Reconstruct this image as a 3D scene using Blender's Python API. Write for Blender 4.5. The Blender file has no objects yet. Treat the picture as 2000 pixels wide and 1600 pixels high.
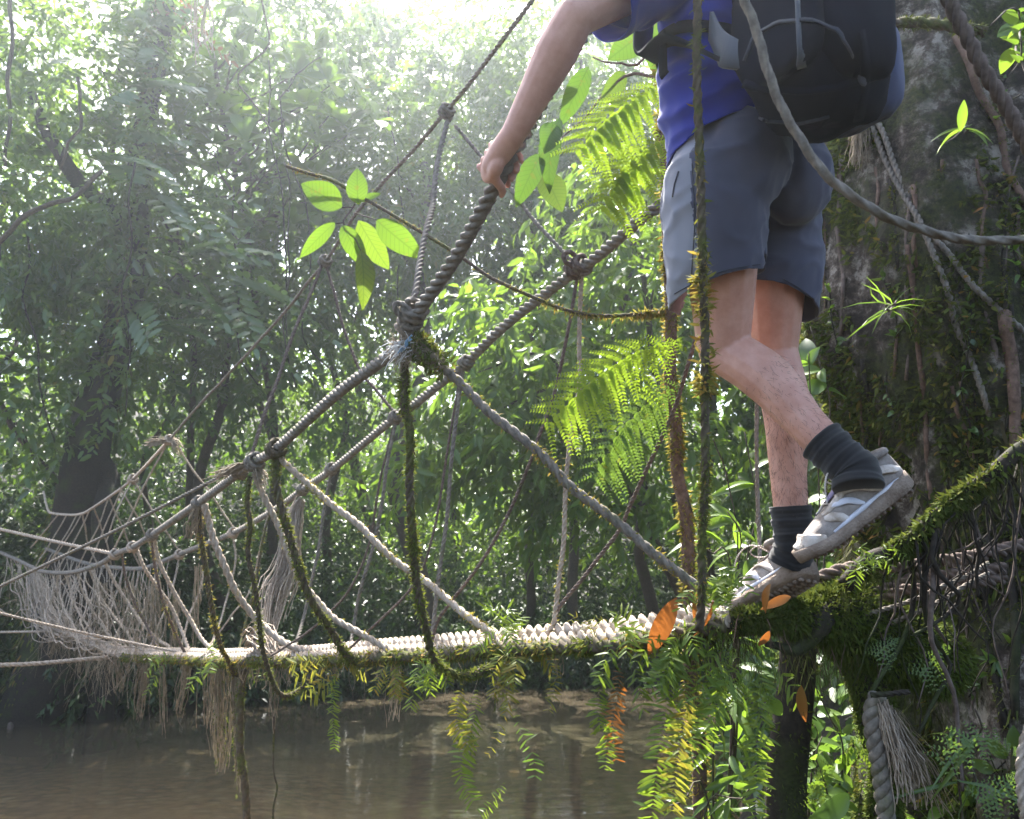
import bpy, bmesh, math, random
import numpy as np
from mathutils import Vector, Matrix, noise
random.seed(7); RNG = np.random.default_rng(7)
scene = bpy.context.scene
COL = scene.collection

# ------------------------------------------------------------------ camera, sky, sun, exposure
PITCH = math.radians(12.3); CAMZ = 1.6; FPX = 1600.0
cam_data = bpy.data.cameras.new('camera'); cam = bpy.data.objects.new('camera', cam_data); COL.objects.link(cam)
cam.location = (0, 0, CAMZ); cam.rotation_euler = (math.pi/2 + PITCH, 0, 0)
cam_data.sensor_width = 36; cam_data.lens = 36*FPX/2000; cam_data.clip_start = 0.05; cam_data.clip_end = 500
cam_data.dof.use_dof = True; cam_data.dof.focus_distance = 2.3; cam_data.dof.aperture_fstop = 7.1
scene.camera = cam
SUN_EL, SUN_AZ = math.radians(58), math.radians(-8)
world = bpy.data.worlds.new('World'); scene.world = world; world.use_nodes = True
wn = world.node_tree
sky = wn.nodes.new('ShaderNodeTexSky'); sky.sky_type = 'NISHITA'; sky.sun_disc = False
sky.sun_elevation = SUN_EL; sky.sun_rotation = SUN_AZ % (2*math.pi); sky.dust_density = 4.0; sky.ozone_density = 0.6
bg = wn.nodes['Background']; bg.inputs['Strength'].default_value = 0.14
wn.links.new(sky.outputs[0], bg.inputs[0])
sd = bpy.data.lights.new('sun', 'SUN'); sd.energy = 5.0; sd.angle = math.radians(0.6); sd.color = (1.0, 0.965, 0.91)
sun = bpy.data.objects.new('sun', sd); COL.objects.link(sun)
SDIR = Vector((math.sin(SUN_AZ)*math.cos(SUN_EL), math.cos(SUN_AZ)*math.cos(SUN_EL), math.sin(SUN_EL)))
sun.rotation_euler = SDIR.to_track_quat('Z', 'Y').to_euler(); sun.location = SDIR*60
scene.view_settings.view_transform = 'Standard'; scene.view_settings.look = 'None'
scene.view_settings.exposure = 2.4; scene.view_settings.gamma = 1.0
scene.render.engine = 'CYCLES'
cy = scene.cycles
cy.use_denoising = True; cy.max_bounces = 7; cy.diffuse_bounces = 3; cy.glossy_bounces = 2; cy.transmission_bounces = 4
cy.transparent_max_bounces = 8; cy.volume_bounces = 0; cy.caustics_reflective = False; cy.caustics_refractive = False
cy.sample_clamp_indirect = 6.0
HAZE_DENSITY, HAZE_ANISO = 0.0028, 0.72

# ------------------------------------------------------------------ helpers
CP, SP = math.cos(PITCH), math.sin(PITCH)
def P(px, py, d):
    """a point of the photograph at a distance d along the optical axis, as a place in the scene"""
    x = (px-1000)/FPX*d; u = (800-py)/FPX*d
    return Vector((x, d*CP - u*SP, CAMZ + d*SP + u*CP))
def PL(lst): return [P(*q) for q in lst]
def G(px, py, z=0.0):
    a = P(px, py, 1.0) - Vector((0, 0, CAMZ)); t = (z-CAMZ)/a.z
    return Vector((0, 0, CAMZ)) + a*t
def smooth01(t): t = np.clip(t, 0, 1); return t*t*(3-2*t)

def link_mesh(name, V, F, mat, parent=None, smooth=False, uv=None):
    """V (n,3) array, F list of faces or dict{k:(m,k) int array}; one mesh object"""
    me = bpy.data.meshes.new(name)
    V = np.asarray(V, dtype=np.float32)
    if not isinstance(F, dict):
        d = {}
        for f in F: d.setdefault(len(f), []).append(f)
        F = {k: np.array(v, dtype=np.int32) for k, v in d.items()}
    loops = np.concatenate([a.ravel() for a in F.values()]).astype(np.int32)
    tot = np.concatenate([np.full(len(a), k, dtype=np.int32) for k, a in F.items()])
    st = np.zeros(len(tot), dtype=np.int32); st[1:] = np.cumsum(tot)[:-1]
    me.vertices.add(len(V)); me.vertices.foreach_set('co', V.ravel())
    me.loops.add(len(loops)); me.loops.foreach_set('vertex_index', loops)
    me.polygons.add(len(tot)); me.polygons.foreach_set('loop_start', st); me.polygons.foreach_set('loop_total', tot)
    if smooth: me.polygons.foreach_set('use_smooth', np.ones(len(tot), dtype=bool))
    me.update(calc_edges=True)
    if uv is not None:
        ul = me.uv_layers.new(name='UVMap'); ul.data.foreach_set('uv', np.asarray(uv, dtype=np.float32)[loops].ravel())
    if mat is not None: me.materials.append(mat)
    o = bpy.data.objects.new(name, me); COL.objects.link(o)
    if parent is not None:
        o.parent = parent
        o.matrix_parent_inverse = parent.matrix_basis.inverted()
    return o

class MB:
    """collects pieces of one mesh"""
    def __init__(s): s.V = []; s.F = {}; s.n = 0; s.UV = []
    def add(s, V, F, uv=None):
        V = np.asarray(V, dtype=np.float64)
        if not isinstance(F, dict):
            d = {}
            for f in F: d.setdefault(len(f), []).append(f)
            F = {k: np.array(v, dtype=np.int64) for k, v in d.items()}
        for k, a in F.items(): s.F.setdefault(k, []).append(np.asarray(a)+s.n)
        s.V.append(V); s.n += len(V)
        s.UV.append(np.zeros((len(V), 2)) if uv is None else np.asarray(uv))
        return s
    def build(s, name, mat, parent=None, smooth=False, uv=False):
        return link_mesh(name, np.concatenate(s.V), {k: np.concatenate(a) for k, a in s.F.items()}, mat, parent, smooth,
                         np.concatenate(s.UV) if uv else None)

def tag(o, label=None, cat=None, group=None, kind=None):
    if label: o['label'] = label
    if cat: o['category'] = cat
    if group: o['group'] = group
    if kind: o['kind'] = kind
    return o
def thing(name, label, cat, loc=(0, 0, 0), group=None):
    o = bpy.data.objects.new(name, None); COL.objects.link(o); o.location = loc; o.empty_display_size = 0.1
    bpy.context.view_layer.update() if False else None
    return tag(o, label, cat, group)

def catmull(pts, step):
    P_ = np.array([tuple(p) for p in pts], dtype=float)
    if len(P_) == 2: 
        n = max(3, int(np.linalg.norm(P_[1]-P_[0])/step)+1)
        return P_[0] + (P_[1]-P_[0])*np.linspace(0, 1, n)[:, None]
    E = np.vstack([2*P_[0]-P_[1], P_, 2*P_[-1]-P_[-2]])
    out = []
    for i in range(len(P_)-1):
        a, b, c, d = E[i], E[i+1], E[i+2], E[i+3]
        t = np.linspace(0, 1, 24, endpoint=False)[:, None]
        out.append(0.5*((2*b)+(c-a)*t+(2*a-5*b+4*c-d)*t*t+(3*b-a-3*c+d)*t**3))
    C = np.vstack(out+[P_[-1:]])
    s = np.r_[0, np.cumsum(np.linalg.norm(np.diff(C, axis=0), axis=1))]
    n = max(3, int(s[-1]/step)+1)
    q = np.linspace(0, s[-1], n)
    return np.stack([np.interp(q, s, C[:, k]) for k in range(3)], 1)
def frames(C):
    T = np.gradient(C, axis=0); T /= np.linalg.norm(T, axis=1)[:, None]+1e-12
    up = np.array([0, 0, 1.0]) if abs(T[0][2]) < 0.9 else np.array([1.0, 0, 0])
    N = np.zeros_like(C); n = np.cross(T[0], up); n /= np.linalg.norm(n)
    for i in range(len(C)):
        n = n - T[i]*np.dot(n, T[i]); n /= np.linalg.norm(n)+1e-12; N[i] = n
    return T, N, np.cross(T, N)
def sweep(C, R, ns=8, lobes=0, pitch=0.1, depth=0.22, cap=True):
    """tube along the points C with radius R (scalar or per point); lobes>0 twists strands round it"""
    n = len(C); T, N, B = frames(C)
    R = np.broadcast_to(np.asarray(R, dtype=float), (n,))
    th = np.linspace(0, 2*np.pi, ns, endpoint=False)
    s = np.r_[0, np.cumsum(np.linalg.norm(np.diff(C, axis=0), axis=1))]
    r = R[:, None]*np.ones((1, ns))
    if lobes:
        ph = s/pitch*2*np.pi
        w_ = 2*np.pi/lobes; q_ = (th[None]+0*ph[:, None]+w_/2) % w_ - w_/2; c_ = .5+.25*(depth-.24)
        r = R[:, None]*(c_*np.cos(q_)+np.sqrt(np.maximum((1-c_)**2-(c_*np.sin(q_))**2, .002))) if lobes > 2 else R[:, None]*(.8+.2*np.abs(np.cos(th[None]+0*ph[:, None])))
    A_ = th[None]+(ph[:, None] if lobes else 0*s[:, None])
    V = C[:, None]+r[..., None]*(np.cos(A_)[..., None]*N[:, None]+np.sin(A_)[..., None]*B[:, None])
    i = np.arange(n-1)[:, None]*ns; j = np.arange(ns)[None]; j2 = (j+1) % ns
    F = np.stack([i+j, i+j2, i+ns+j2, i+ns+j], -1).reshape(-1, 4)
    D = {4: F}
    if cap: D[ns] = np.array([np.arange(ns)[::-1], (n-1)*ns+np.arange(ns)])
    uv = np.stack([np.broadcast_to(th/(2*np.pi), (n, ns)), np.broadcast_to(s[:, None], (n, ns))], -1).reshape(-1, 2)
    return V.reshape(-1, 3), D, uv
def rope(mb, pts, R, pitch=None, ns=None, lobes=3, sag=0.0, wob=0.0, depth=0.24, d=None):
    pitch = pitch or R*7.5
    C = catmull(pts, pitch/12)
    n = len(C); t = np.linspace(0, 1, n)
    if sag: C[:, 2] -= sag*4*t*(1-t)
    if wob:
        for k in range(3):
            C[:, k] += wob*np.sin(t*n*pitch/12*(9+5*k)+RNG.uniform(0, 6))*np.sin(np.pi*t)
    mb.add(*sweep(C, R, ns or (18 if R > .012 else 12), lobes, pitch, depth)); return C
def tube(mb, pts, radii, ns=8, step=None, wob=0):
    C = catmull(pts, step or 0.05); n = len(C); t = np.linspace(0, 1, n)
    if wob:
        for k in range(3): C[:, k] += wob*(np.sin(t*7+RNG.uniform(0, 6))+.6*np.sin(t*17+RNG.uniform(0, 6)))*min(1, 1)
    R = np.interp(t, np.linspace(0, 1, len(radii)), radii)
    mb.add(*sweep(C, R, ns)); return C

# leaf templates: x across, y along, z normal
def tmpl(outline, fold=0.15, droop=0.2, two=True):
    """outline: list of (t, halfwidth) from base to tip; folded along the midrib and bent"""
    V = []; F = []; uv = []
    m = len(outline)
    for t, w in outline:
        z = -droop*t*t
        V += [(0, t, z), (-w, t, z+fold*w*2), (w, t, z+fold*w*2)]; uv += [(0.5, t), (0.5-w, t), (0.5+w, t)]
    for i in range(m-1):
        a, b = 3*i, 3*i+3
        for q in (1, 2):
            if outline[i][1] < 1e-6: f = (a, b+q, b)
            elif outline[i+1][1] < 1e-6: f = (a, a+q, b)
            else: f = (a, a+q, b+q, b)
            F.append(f if q == 2 else f[::-1])
    used = sorted({v for f in F for v in f}); mp = {v: k for k, v in enumerate(used)}
    V = np.array([V[v] for v in used], float); uv = np.array([uv[v] for v in used], float)
    d = {}
    for f in F: d.setdefault(len(f), []).append([mp[v] for v in f])
    return V, {k: np.array(v) for k, v in d.items()}, uv
L_FAR = tmpl([(0, 0), (.45, .2), (1, 0)], .25, .15)
L_LANCE = tmpl([(0, 0), (.25, .13), (.6, .13), (1, 0)], .2, .35)
L_OVAL = tmpl([(0, 0), (.18, .17), (.45, .26), (.75, .2), (1, 0)], .15, .25)
L_OBOV = tmpl([(0, 0.02), (.35, .12), (.7, .24), (.92, .17), (1, 0)], .15, .2)
L_LEAFLET = tmpl([(0, 0), (.2, .17), (.7, .17), (1, 0)], .1, .1)
def _fine(w, p=1.0, q=1.0, n=9): return [(i/n, (w*(math.sin(math.pi*(i/n)**p)**q) if 0 < i < n else 0)) for i in range(n+1)]
N_LANCE = tmpl(_fine(.13, .8, .9), .2, .4)
N_CURL = tmpl(_fine(.24, .95, .75), .1, .65)
N_OVAL = tmpl(_fine(.26, .85, .8), .16, .3)
N_STRAP = tmpl([(0, .03), (.3, .07), (.75, .06), (1, 0)], .1, .25)
L_MOSS = tmpl([(0, .08), (.5, .1), (1, 0)], .0, .3)
L_BLADE = tmpl([(0, .02), (.3, .045), (.65, .04), (1, 0)], .25, .55)

def nrm(a): return a/(np.linalg.norm(a, axis=-1, keepdims=True)+1e-12)
def place(mb, T, pos, dirs, nor, size, wide=1.0):
    """many copies of leaf template T: base pos, direction, normal, size; all arrays"""
    V, F, uv = T; n = len(pos)
    if n == 0: return
    y = nrm(np.asarray(dirs)); z = np.asarray(nor) - y*np.sum(np.asarray(nor)*y, -1, keepdims=True); z = nrm(z); x = np.cross(y, z)
    s = np.broadcast_to(np.asarray(size, float), (n,))[:, None, None]
    w = np.broadcast_to(np.asarray(wide, float), (n,))[:, None, None]
    W = np.asarray(pos)[:, None] + s*(w*V[None, :, :1]*x[:, None]+V[None, :, 1:2]*y[:, None]+V[None, :, 2:3]*z[:, None])
    off = (np.arange(n)*len(V))[:, None, None]
    mb.add(W.reshape(-1, 3), {k: (f[None]+off).reshape(-1, f.shape[1]) for k, f in F.items()}, np.tile(uv, (n, 1)))
def runit(n): return nrm(RNG.normal(size=(n, 3)))

def sprays(mb, pos, out, T, k, twig, leaf, mode='alt', updir=0.6, droop=0.5):
    """pos,out (n,3): each is a twig with k leaves; modes alt (loose), pinnate (flat rows), rosette"""
    n = len(pos); out = nrm(out)
    tw = twig*RNG.uniform(.7, 1.25, n)
    side = nrm(np.cross(out, np.array([0, 0, 1.0]))+1e-6); up = np.cross(side, out)
    up = nrm(up + .35*RNG.normal(size=(n, 3)))
    side = np.cross(out, up)
    for i in range(k):
        t = (i+.6)/k
        if mode == 'rosette':
            a = i*2.4 + RNG.uniform(0, 6.28, n); sp = RNG.uniform(.5, 1.3, n)[:, None]
            p = pos + out*tw[:, None]
            d = out*(RNG.uniform(.1, .7, n)[:, None]) + sp*(np.cos(a)[:, None]*side+np.sin(a)[:, None]*up)
            nn = out + .2*RNG.normal(size=(n, 3))
            s = leaf*RNG.uniform(.7, 1.15, n)
        else:
            p = pos + out*(tw*t)[:, None] - np.array([0, 0, 1.0])*(droop*tw*t*t)[:, None]
            ax = nrm(out - np.array([0, 0, 1.0])*(2*droop*t))
            sg = 1 if i % 2 else -1
            if mode == 'pinnate':
                up = nrm(up*.6+np.array([0, -.8, .25]))
                d = ax*.45 + side*sg; nn = up + .08*RNG.normal(size=(n, 3)); s = leaf*np.full(n, .75+.6*t*(1-t)*2)
                if i >= k-1: d = ax
            else:
                d = ax*RNG.uniform(.3, 1, n)[:, None] + side*(sg*RNG.uniform(.3, 1.1, n))[:, None] + .35*RNG.normal(size=(n, 3)) - np.array([0, 0, .35])
                nn = up*updir + .5*RNG.normal(size=(n, 3)); s = leaf*RNG.uniform(.6, 1.25, n)
        place(mb, T, p, d, nn, s)
    return tw

# ------------------------------------------------------------------ materials
def newmat(name):
    m = bpy.data.materials.new(name); m.use_nodes = True; nt = m.node_tree
    return m, nt, nt.nodes['Principled BSDF'], nt.nodes['Material Output']
def ramp(nt, fac, stops):
    r = nt.nodes.new('ShaderNodeValToRGB'); e = r.color_ramp.elements
    while len(e) < len(stops): e.new(0.5)
    for k, (p, c) in enumerate(stops): e[k].position = p; e[k].color = (*c, 1)
    nt.links.new(fac, r.inputs[0]); return r.outputs[0]
def mixc(nt, fac, a, b, mode='MIX'):
    m = nt.nodes.new('ShaderNodeMix'); m.data_type = 'RGBA'; m.blend_type = mode
    for sock, v in ((m.inputs['Factor'], fac), (m.inputs['A'], a), (m.inputs['B'], b)):
        pass
    def put(s, v):
        if hasattr(v, 'links'): nt.links.new(v, s)
        elif isinstance(v, (int, float)): s.default_value = v
        else: s.default_value = (*v, 1)
    put(m.inputs[0], fac); put(m.inputs[6], a); put(m.inputs[7], b); return m.outputs[2]
def tex(nt, scale, detail=4, rough=.55, coord='Object', stretch=None, kind='NOISE'):
    tc = nt.nodes.new('ShaderNodeTexCoord'); out = tc.outputs[coord]
    if stretch:
        mp = nt.nodes.new('ShaderNodeMapping'); mp.inputs['Scale'].default_value = stretch; nt.links.new(out, mp.inputs[0]); out = mp.outputs[0]
    if kind == 'NOISE':
        t = nt.nodes.new('ShaderNodeTexNoise'); t.inputs['Detail'].default_value = detail; t.inputs['Roughness'].default_value = rough
        o = t.outputs['Fac']
    else:
        t = nt.nodes.new('ShaderNodeTexVoronoi'); o = t.outputs['Distance']
    t.inputs['Scale'].default_value = scale; nt.links.new(out, t.inputs['Vector']); return o
def bump(nt, bsdf, h, strength, dist=0.01):
    b = nt.nodes.new('ShaderNodeBump'); b.inputs['Strength'].default_value = strength; b.inputs['Distance'].default_value = dist
    nt.links.new(h, b.inputs['Height']); nt.links.new(b.outputs[0], bsdf.inputs['Normal'])
def leafmat(name, stops, trans=(.2, .3, .03), tfac=.45, rough=.38, spec=.5, vein=False):
    m, nt, b, out = newmat(name)
    geo = nt.nodes.new('ShaderNodeNewGeometry')
    oi = nt.nodes.new('ShaderNodeObjectInfo'); ad = nt.nodes.new('ShaderNodeMath'); nt.links.new(geo.outputs['Random Per Island'], ad.inputs[0]); nt.links.new(oi.outputs['Random'], ad.inputs[1])
    fr0 = nt.nodes.new('ShaderNodeMath'); fr0.operation = 'FRACT'; nt.links.new(ad.outputs[0], fr0.inputs[0])
    c = ramp(nt, fr0.outputs[0], stops)
    n1 = tex(nt, 0.7, 2)
    c = mixc(nt, ramp(nt, n1, [(.35, (0, 0, 0)), (.7, (1, 1, 1))]), c, mixc(nt, .5, c, (.09, .14, .02)))
    if vein:
        uv = nt.nodes.new('ShaderNodeUVMap'); sp = nt.nodes.new('ShaderNodeSeparateXYZ'); nt.links.new(uv.outputs[0], sp.inputs[0])
        ab = nt.nodes.new('ShaderNodeMath'); ab.operation = 'SUBTRACT'; nt.links.new(sp.outputs[0], ab.inputs[0]); ab.inputs[1].default_value = .5
        a2 = nt.nodes.new('ShaderNodeMath'); a2.operation = 'ABSOLUTE'; nt.links.new(ab.outputs[0], a2.inputs[0])
        # side veins: t - 0.7|x| repeated
        ma = nt.nodes.new('ShaderNodeMath'); ma.operation = 'MULTIPLY_ADD'; nt.links.new(a2.outputs[0], ma.inputs[0]); ma.inputs[1].default_value = -.8; nt.links.new(sp.outputs[1], ma.inputs[2])
        mu = nt.nodes.new('ShaderNodeMath'); mu.operation = 'MULTIPLY'; nt.links.new(ma.outputs[0], mu.inputs[0]); mu.inputs[1].default_value = 11
        fr = nt.nodes.new('ShaderNodeMath'); fr.operation = 'FRACT'; nt.links.new(mu.outputs[0], fr.inputs[0])
        v1 = ramp(nt, fr.outputs[0], [(.0, (1, 1, 1)), (.12, (0, 0, 0)), (.9, (0, 0, 0)), (1, (1, 1, 1))])
        v2 = ramp(nt, a2.outputs[0], [(.0, (1, 1, 1)), (.022, (0, 0, 0))])
        vm = nt.nodes.new('ShaderNodeMix'); vm.data_type = 'RGBA'; vm.blend_type = 'LIGHTEN'; vm.inputs[0].default_value = 1
        nt.links.new(v1, vm.inputs[6]); nt.links.new(v2, vm.inputs[7])
        veinf = vm.outputs[2]
        c = mixc(nt, veinf, c, mixc(nt, .55, c, (.02, .05, .01)))
    if vein: c = mixc(nt, ramp(nt, tex(nt, 38, 4, .6), [(.6, (0, 0, 0)), (.68, (1, 1, 1))]), c, (.10, .075, .02))
    nt.links.new(c, b.inputs['Base Color']); b.inputs['Roughness'].default_value = rough; b.inputs['Specular IOR Level'].default_value = spec
    tr = nt.nodes.new('ShaderNodeBsdfTranslucent')
    nt.links.new(mixc(nt, .6, c, trans), tr.inputs[0]) if not vein else nt.links.new(mixc(nt, veinf, mixc(nt, .6, c, trans), mixc(nt, .35, c, trans)), tr.inputs[0])
    mx = nt.nodes.new('ShaderNodeMixShader'); mx.inputs[0].default_value = tfac
    nt.links.new(b.outputs[0], mx.inputs[1]); nt.links.new(tr.outputs[0], mx.inputs[2]); nt.links.new(mx.outputs[0], out.inputs[0])
    return m
def plain(name, stops, scale=8, rough=.8, bumpk=0.0, bscale=40, spec=.3, stretch=None, coord='Object', bdist=.01):
    m, nt, b, out = newmat(name)
    f = tex(nt, scale, 5, .6, coord, stretch)
    nt.links.new(ramp(nt, f, stops), b.inputs['Base Color']); b.inputs['Roughness'].default_value = rough
    b.inputs['Specular IOR Level'].default_value = spec
    if bumpk: bump(nt, b, tex(nt, bscale, 4, .6, coord, stretch), bumpk, bdist)
    return m
def mossy(name, base, moss, scale=14, amount=.5, rough=.9):
    m, nt, b, out = newmat(name)
    c1 = ramp(nt, tex(nt, 60, 4), base)
    k = ramp(nt, tex(nt, scale, 4, .6), [(max(0, 1-amount-.08), (0, 0, 0)), (min(1, 1-amount+.08), (1, 1, 1))])
    c2 = ramp(nt, tex(nt, 90, 3), moss)
    nt.links.new(mixc(nt, k, c1, c2), b.inputs['Base Color']); b.inputs['Roughness'].default_value = rough; b.inputs['Specular IOR Level'].default_value = .25
    bump(nt, b, tex(nt, 250, 3), .35, .004)
    return m
M = {}
M['leaf_dark'] = leafmat('dark glossy leaf', [(0, (.03, .07, .018)), (.5, (.055, .12, .025)), (.85, (.085, .155, .03)), (1, (.13, .17, .035))], (.2, .34, .03), .4, .3, .6)
M['leaf_shade'] = leafmat('dark leaf with painted shade', [(0, (.010, .024, .008)), (.6, (.02, .048, .013)), (.93, (.04, .075, .018)), (1, (.08, .11, .025))], (.06, .12, .02), .25, .4, .45)  # darker leaf for the undergrowth, shade painted into its colour
M['leaf_gloss'] = leafmat('glossy compound leaflet', [(0, (.045, .10, .03)), (.6, (.075, .14, .045)), (1, (.12, .18, .06))], (.25, .42, .05), .42, .2, .9)
M['leaf_mid'] = leafmat('mid green leaf', [(0, (.045, .095, .018)), (.6, (.075, .15, .025)), (.97, (.12, .19, .03)), (1, (.24, .15, .03))], (.25, .4, .03), .47, .33, .55)
M['leaf_light'] = leafmat('yellow green leaf', [(0, (.045, .105, .018)), (.6, (.075, .15, .025)), (1, (.12, .18, .03))], (.26, .42, .03), .48, .4, .45)
M['leaf_big'] = leafmat('large veined leaf', [(0, (.05, .10, .015)), (.7, (.075, .14, .02)), (1, (.12, .12, .02))], (.16, .28, .02), .45, .4, .4, vein=True)
M['leaf_broad'] = leafmat('broad climber leaf', [(0, (.035, .075, .015)), (.7, (.06, .11, .02)), (1, (.1, .1, .02))], (.10, .2, .015), .4, .4, .4, vein=True)
M['fern'] = leafmat('fern frond', [(0, (.06, .12, .012)), (.6, (.095, .16, .015)), (1, (.13, .17, .02))], (.3, .42, .03), .45, .45, .35)
M['fern_yellow'] = leafmat('yellowing fern', [(0, (.12, .16, .02)), (.6, (.16, .18, .03)), (1, (.3, .14, .03))], (.4, .38, .04), .45, .5, .3)
M['orange'] = leafmat('orange dying leaf', [(0, (.2, .05, .016)), (.6, (.27, .085, .02)), (1, (.2, .1, .03))], (.4, .11, .02), .3, .45, .35)
M['moss'] = leafmat('moss tuft', [(0, (.035, .055, .01)), (.6, (.08, .1, .018)), (.88, (.14, .14, .03)), (1, (.26, .12, .03))], (.22, .24, .04), .3, .8, .15)
M['moss_gold'] = leafmat('golden moss tuft', [(0, (.1, .11, .02)), (.6, (.2, .18, .04)), (1, (.36, .16, .04))], (.4, .34, .06), .35, .8, .15)
M['moss_dark'] = leafmat('deep moss', [(0, (.018, .026, .007)), (.5, (.045, .06, .012)), (.85, (.085, .10, .02)), (1, (.15, .14, .04))], (.12, .14, .025), .22, .85, .1)
M['moss_brown'] = leafmat('brown root fibre', [(0, (.02, .015, .009)), (.7, (.05, .035, .02)), (1, (.07, .07, .02))], (.06, .05, .02), .15, .85, .1)
M['rope_pale'] = mossy('pale rope fibre', [(.3, (.24, .19, .14)), (.7, (.46, .39, .32))], [(.3, (.06, .07, .02)), (.7, (.16, .15, .05))], 9, .3)
M['rope_grey'] = mossy('grey weathered rope', [(.3, (.1, .09, .075)), (.7, (.24, .21, .175))], [(.3, (.05, .06, .02)), (.7, (.11, .11, .04))], 11, .34)
M['rope_brown'] = mossy('brown wet rope', [(.3, (.075, .055, .045)), (.7, (.17, .13, .11))], [(.3, (.03, .04, .012)), (.7, (.08, .09, .025))], 11, .3)
M['rope_moss'] = mossy('moss covered rope', [(.3, (.045, .036, .024)), (.7, (.12, .095, .065))], [(.3, (.04, .05, .012)), (.7, (.11, .115, .028))], 14, .45)
M['fibre'] = plain('frayed fibre', [(.3, (.15, .115, .075)), (.7, (.34, .28, .2))], 30, .8)
M['fibre_white'] = plain('frayed white strap', [(.3, (.5, .48, .44)), (.7, (.72, .7, .66))], 60, .6)
M['strap_blue'] = plain('blue strap', [(.3, (.2, .35, .5)), (.7, (.3, .48, .62))], 60, .6)
M['bark_dark'] = mossy('dark wet bark', [(.3, (.012, .010, .008)), (.7, (.04, .032, .024))], [(.3, (.02, .03, .008)), (.7, (.05, .07, .015))], 2.2, .4)
M['bark_thin'] = mossy('thin trunk bark', [(.3, (.045, .036, .028)), (.7, (.1, .08, .062))], [(.3, (.03, .045, .012)), (.7, (.07, .09, .02))], 3, .35)
M['bark_red'] = mossy('reddish sapling bark', [(.3, (.07, .042, .03)), (.7, (.17, .11, .08))], [(.3, (.06, .07, .02)), (.7, (.17, .15, .05))], 9, .32)
# ------------------------------------------------------------------ the setting: ground, river
FB = np.array([tuple(G(px, py))[:2] for px, py in ((-700, 1500), (-300, 1450), (0, 1418), (400, 1368), (900, 1335), (1400, 1322), (2400, 1318))])
def y_far(x): return np.interp(x, FB[:, 0], FB[:, 1])
def y_near(x): return 4.3 + 6.5*smooth01((np.asarray(x)-0.7)/2.2) - 1.2*smooth01((-np.asarray(x)-1)/4)
def hgt(x, y):
    x = np.asarray(x, float); y = np.asarray(y, float)
    df = y - y_far(x); dn = y_near(x) - y
    z = np.full(np.broadcast(x, y).shape, -0.42) + .05*np.sin(x*1.3+y*.7)
    far = .75*smooth01(df/.7+.25) + .16*np.clip(df, 0, 14) + .55*np.clip(df-12, 0, 14)  # last term: hill added behind the bank to block light from the horizon
    near = .5*smooth01(dn/1.0+.25) + .07*np.clip(dn, 0, 20) + .22*np.clip(x-.9, 0, 4)*smooth01(dn/1.5)
    z = z + np.where(df > -.2, far, 0) + np.where(dn > -.3, near, 0)
    return z + .03*np.sin(2.3*x+1.1*y)*np.sin(1.7*y-.6*x)
gx = np.arange(-42, 42.01, .4); gy = np.arange(-22, 56.01, .4)
X, Y = np.meshgrid(gx, gy); Z = hgt(X, Y)
V = np.stack([X, Y, Z], -1).reshape(-1, 3); nx = len(gx)
i = (np.arange(len(gy)-1)[:, None]*nx+np.arange(nx-1)[None]).ravel()
gm, nt, b, out = newmat('forest floor and riverbed')
tc = nt.nodes.new('ShaderNodeTexCoord'); sp = nt.nodes.new('ShaderNodeSeparateXYZ'); nt.links.new(tc.outputs['Object'], sp.inputs[0])
vor = nt.nodes.new('ShaderNodeTexVoronoi'); vor.inputs['Scale'].default_value = 7.5
mpn = nt.nodes.new('ShaderNodeMapping'); mpn.inputs['Scale'].default_value = (1, 1.5, 1); nt.links.new(tc.outputs['Object'], mpn.inputs[0]); nt.links.new(mpn.outputs[0], vor.inputs['Vector'])
sc_ = nt.nodes.new('ShaderNodeSeparateColor'); nt.links.new(vor.outputs['Color'], sc_.inputs[0])
stone = ramp(nt, sc_.outputs[0], [(0, (.32, .19, .11)), (.4, (.5, .3, .17)), (.75, (.6, .38, .22)), (1, (.66, .5, .34))])
edge = ramp(nt, vor.outputs['Distance'], [(.0, (1, 1, 1)), (.45, (.75, .75, .75)), (.8, (.25, .25, .25))])
bed = mixc(nt, 1.0, stone, edge, 'MULTIPLY')
bed = mixc(nt, ramp(nt, tex(nt, .5, 3), [(.35, (0, 0, 0)), (.65, (1, 1, 1))]), bed, (.42, .29, .17))
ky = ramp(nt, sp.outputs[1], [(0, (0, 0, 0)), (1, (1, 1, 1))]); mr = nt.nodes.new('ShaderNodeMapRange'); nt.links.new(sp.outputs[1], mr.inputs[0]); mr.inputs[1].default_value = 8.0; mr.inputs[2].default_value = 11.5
bed = mixc(nt, mr.outputs[0], bed, ramp(nt, tex(nt, 1.6, 5), [(.35, (.05, .045, .032)), (.7, (.10, .088, .06))]))  # bed darkens towards the far bank, the bank's shade painted in
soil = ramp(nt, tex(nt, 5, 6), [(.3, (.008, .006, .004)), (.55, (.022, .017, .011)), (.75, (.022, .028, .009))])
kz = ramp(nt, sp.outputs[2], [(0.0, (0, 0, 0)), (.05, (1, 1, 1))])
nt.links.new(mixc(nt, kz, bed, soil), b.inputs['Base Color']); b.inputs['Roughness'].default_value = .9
bump(nt, b, tex(nt, 9, 5), .6, .05)
tag(link_mesh('ground', V, {4: np.stack([i, i+1, i+nx+1, i+nx], -1)}, gm, smooth=True), 'leaf littered forest floor and stony riverbed', kind='structure')

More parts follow.
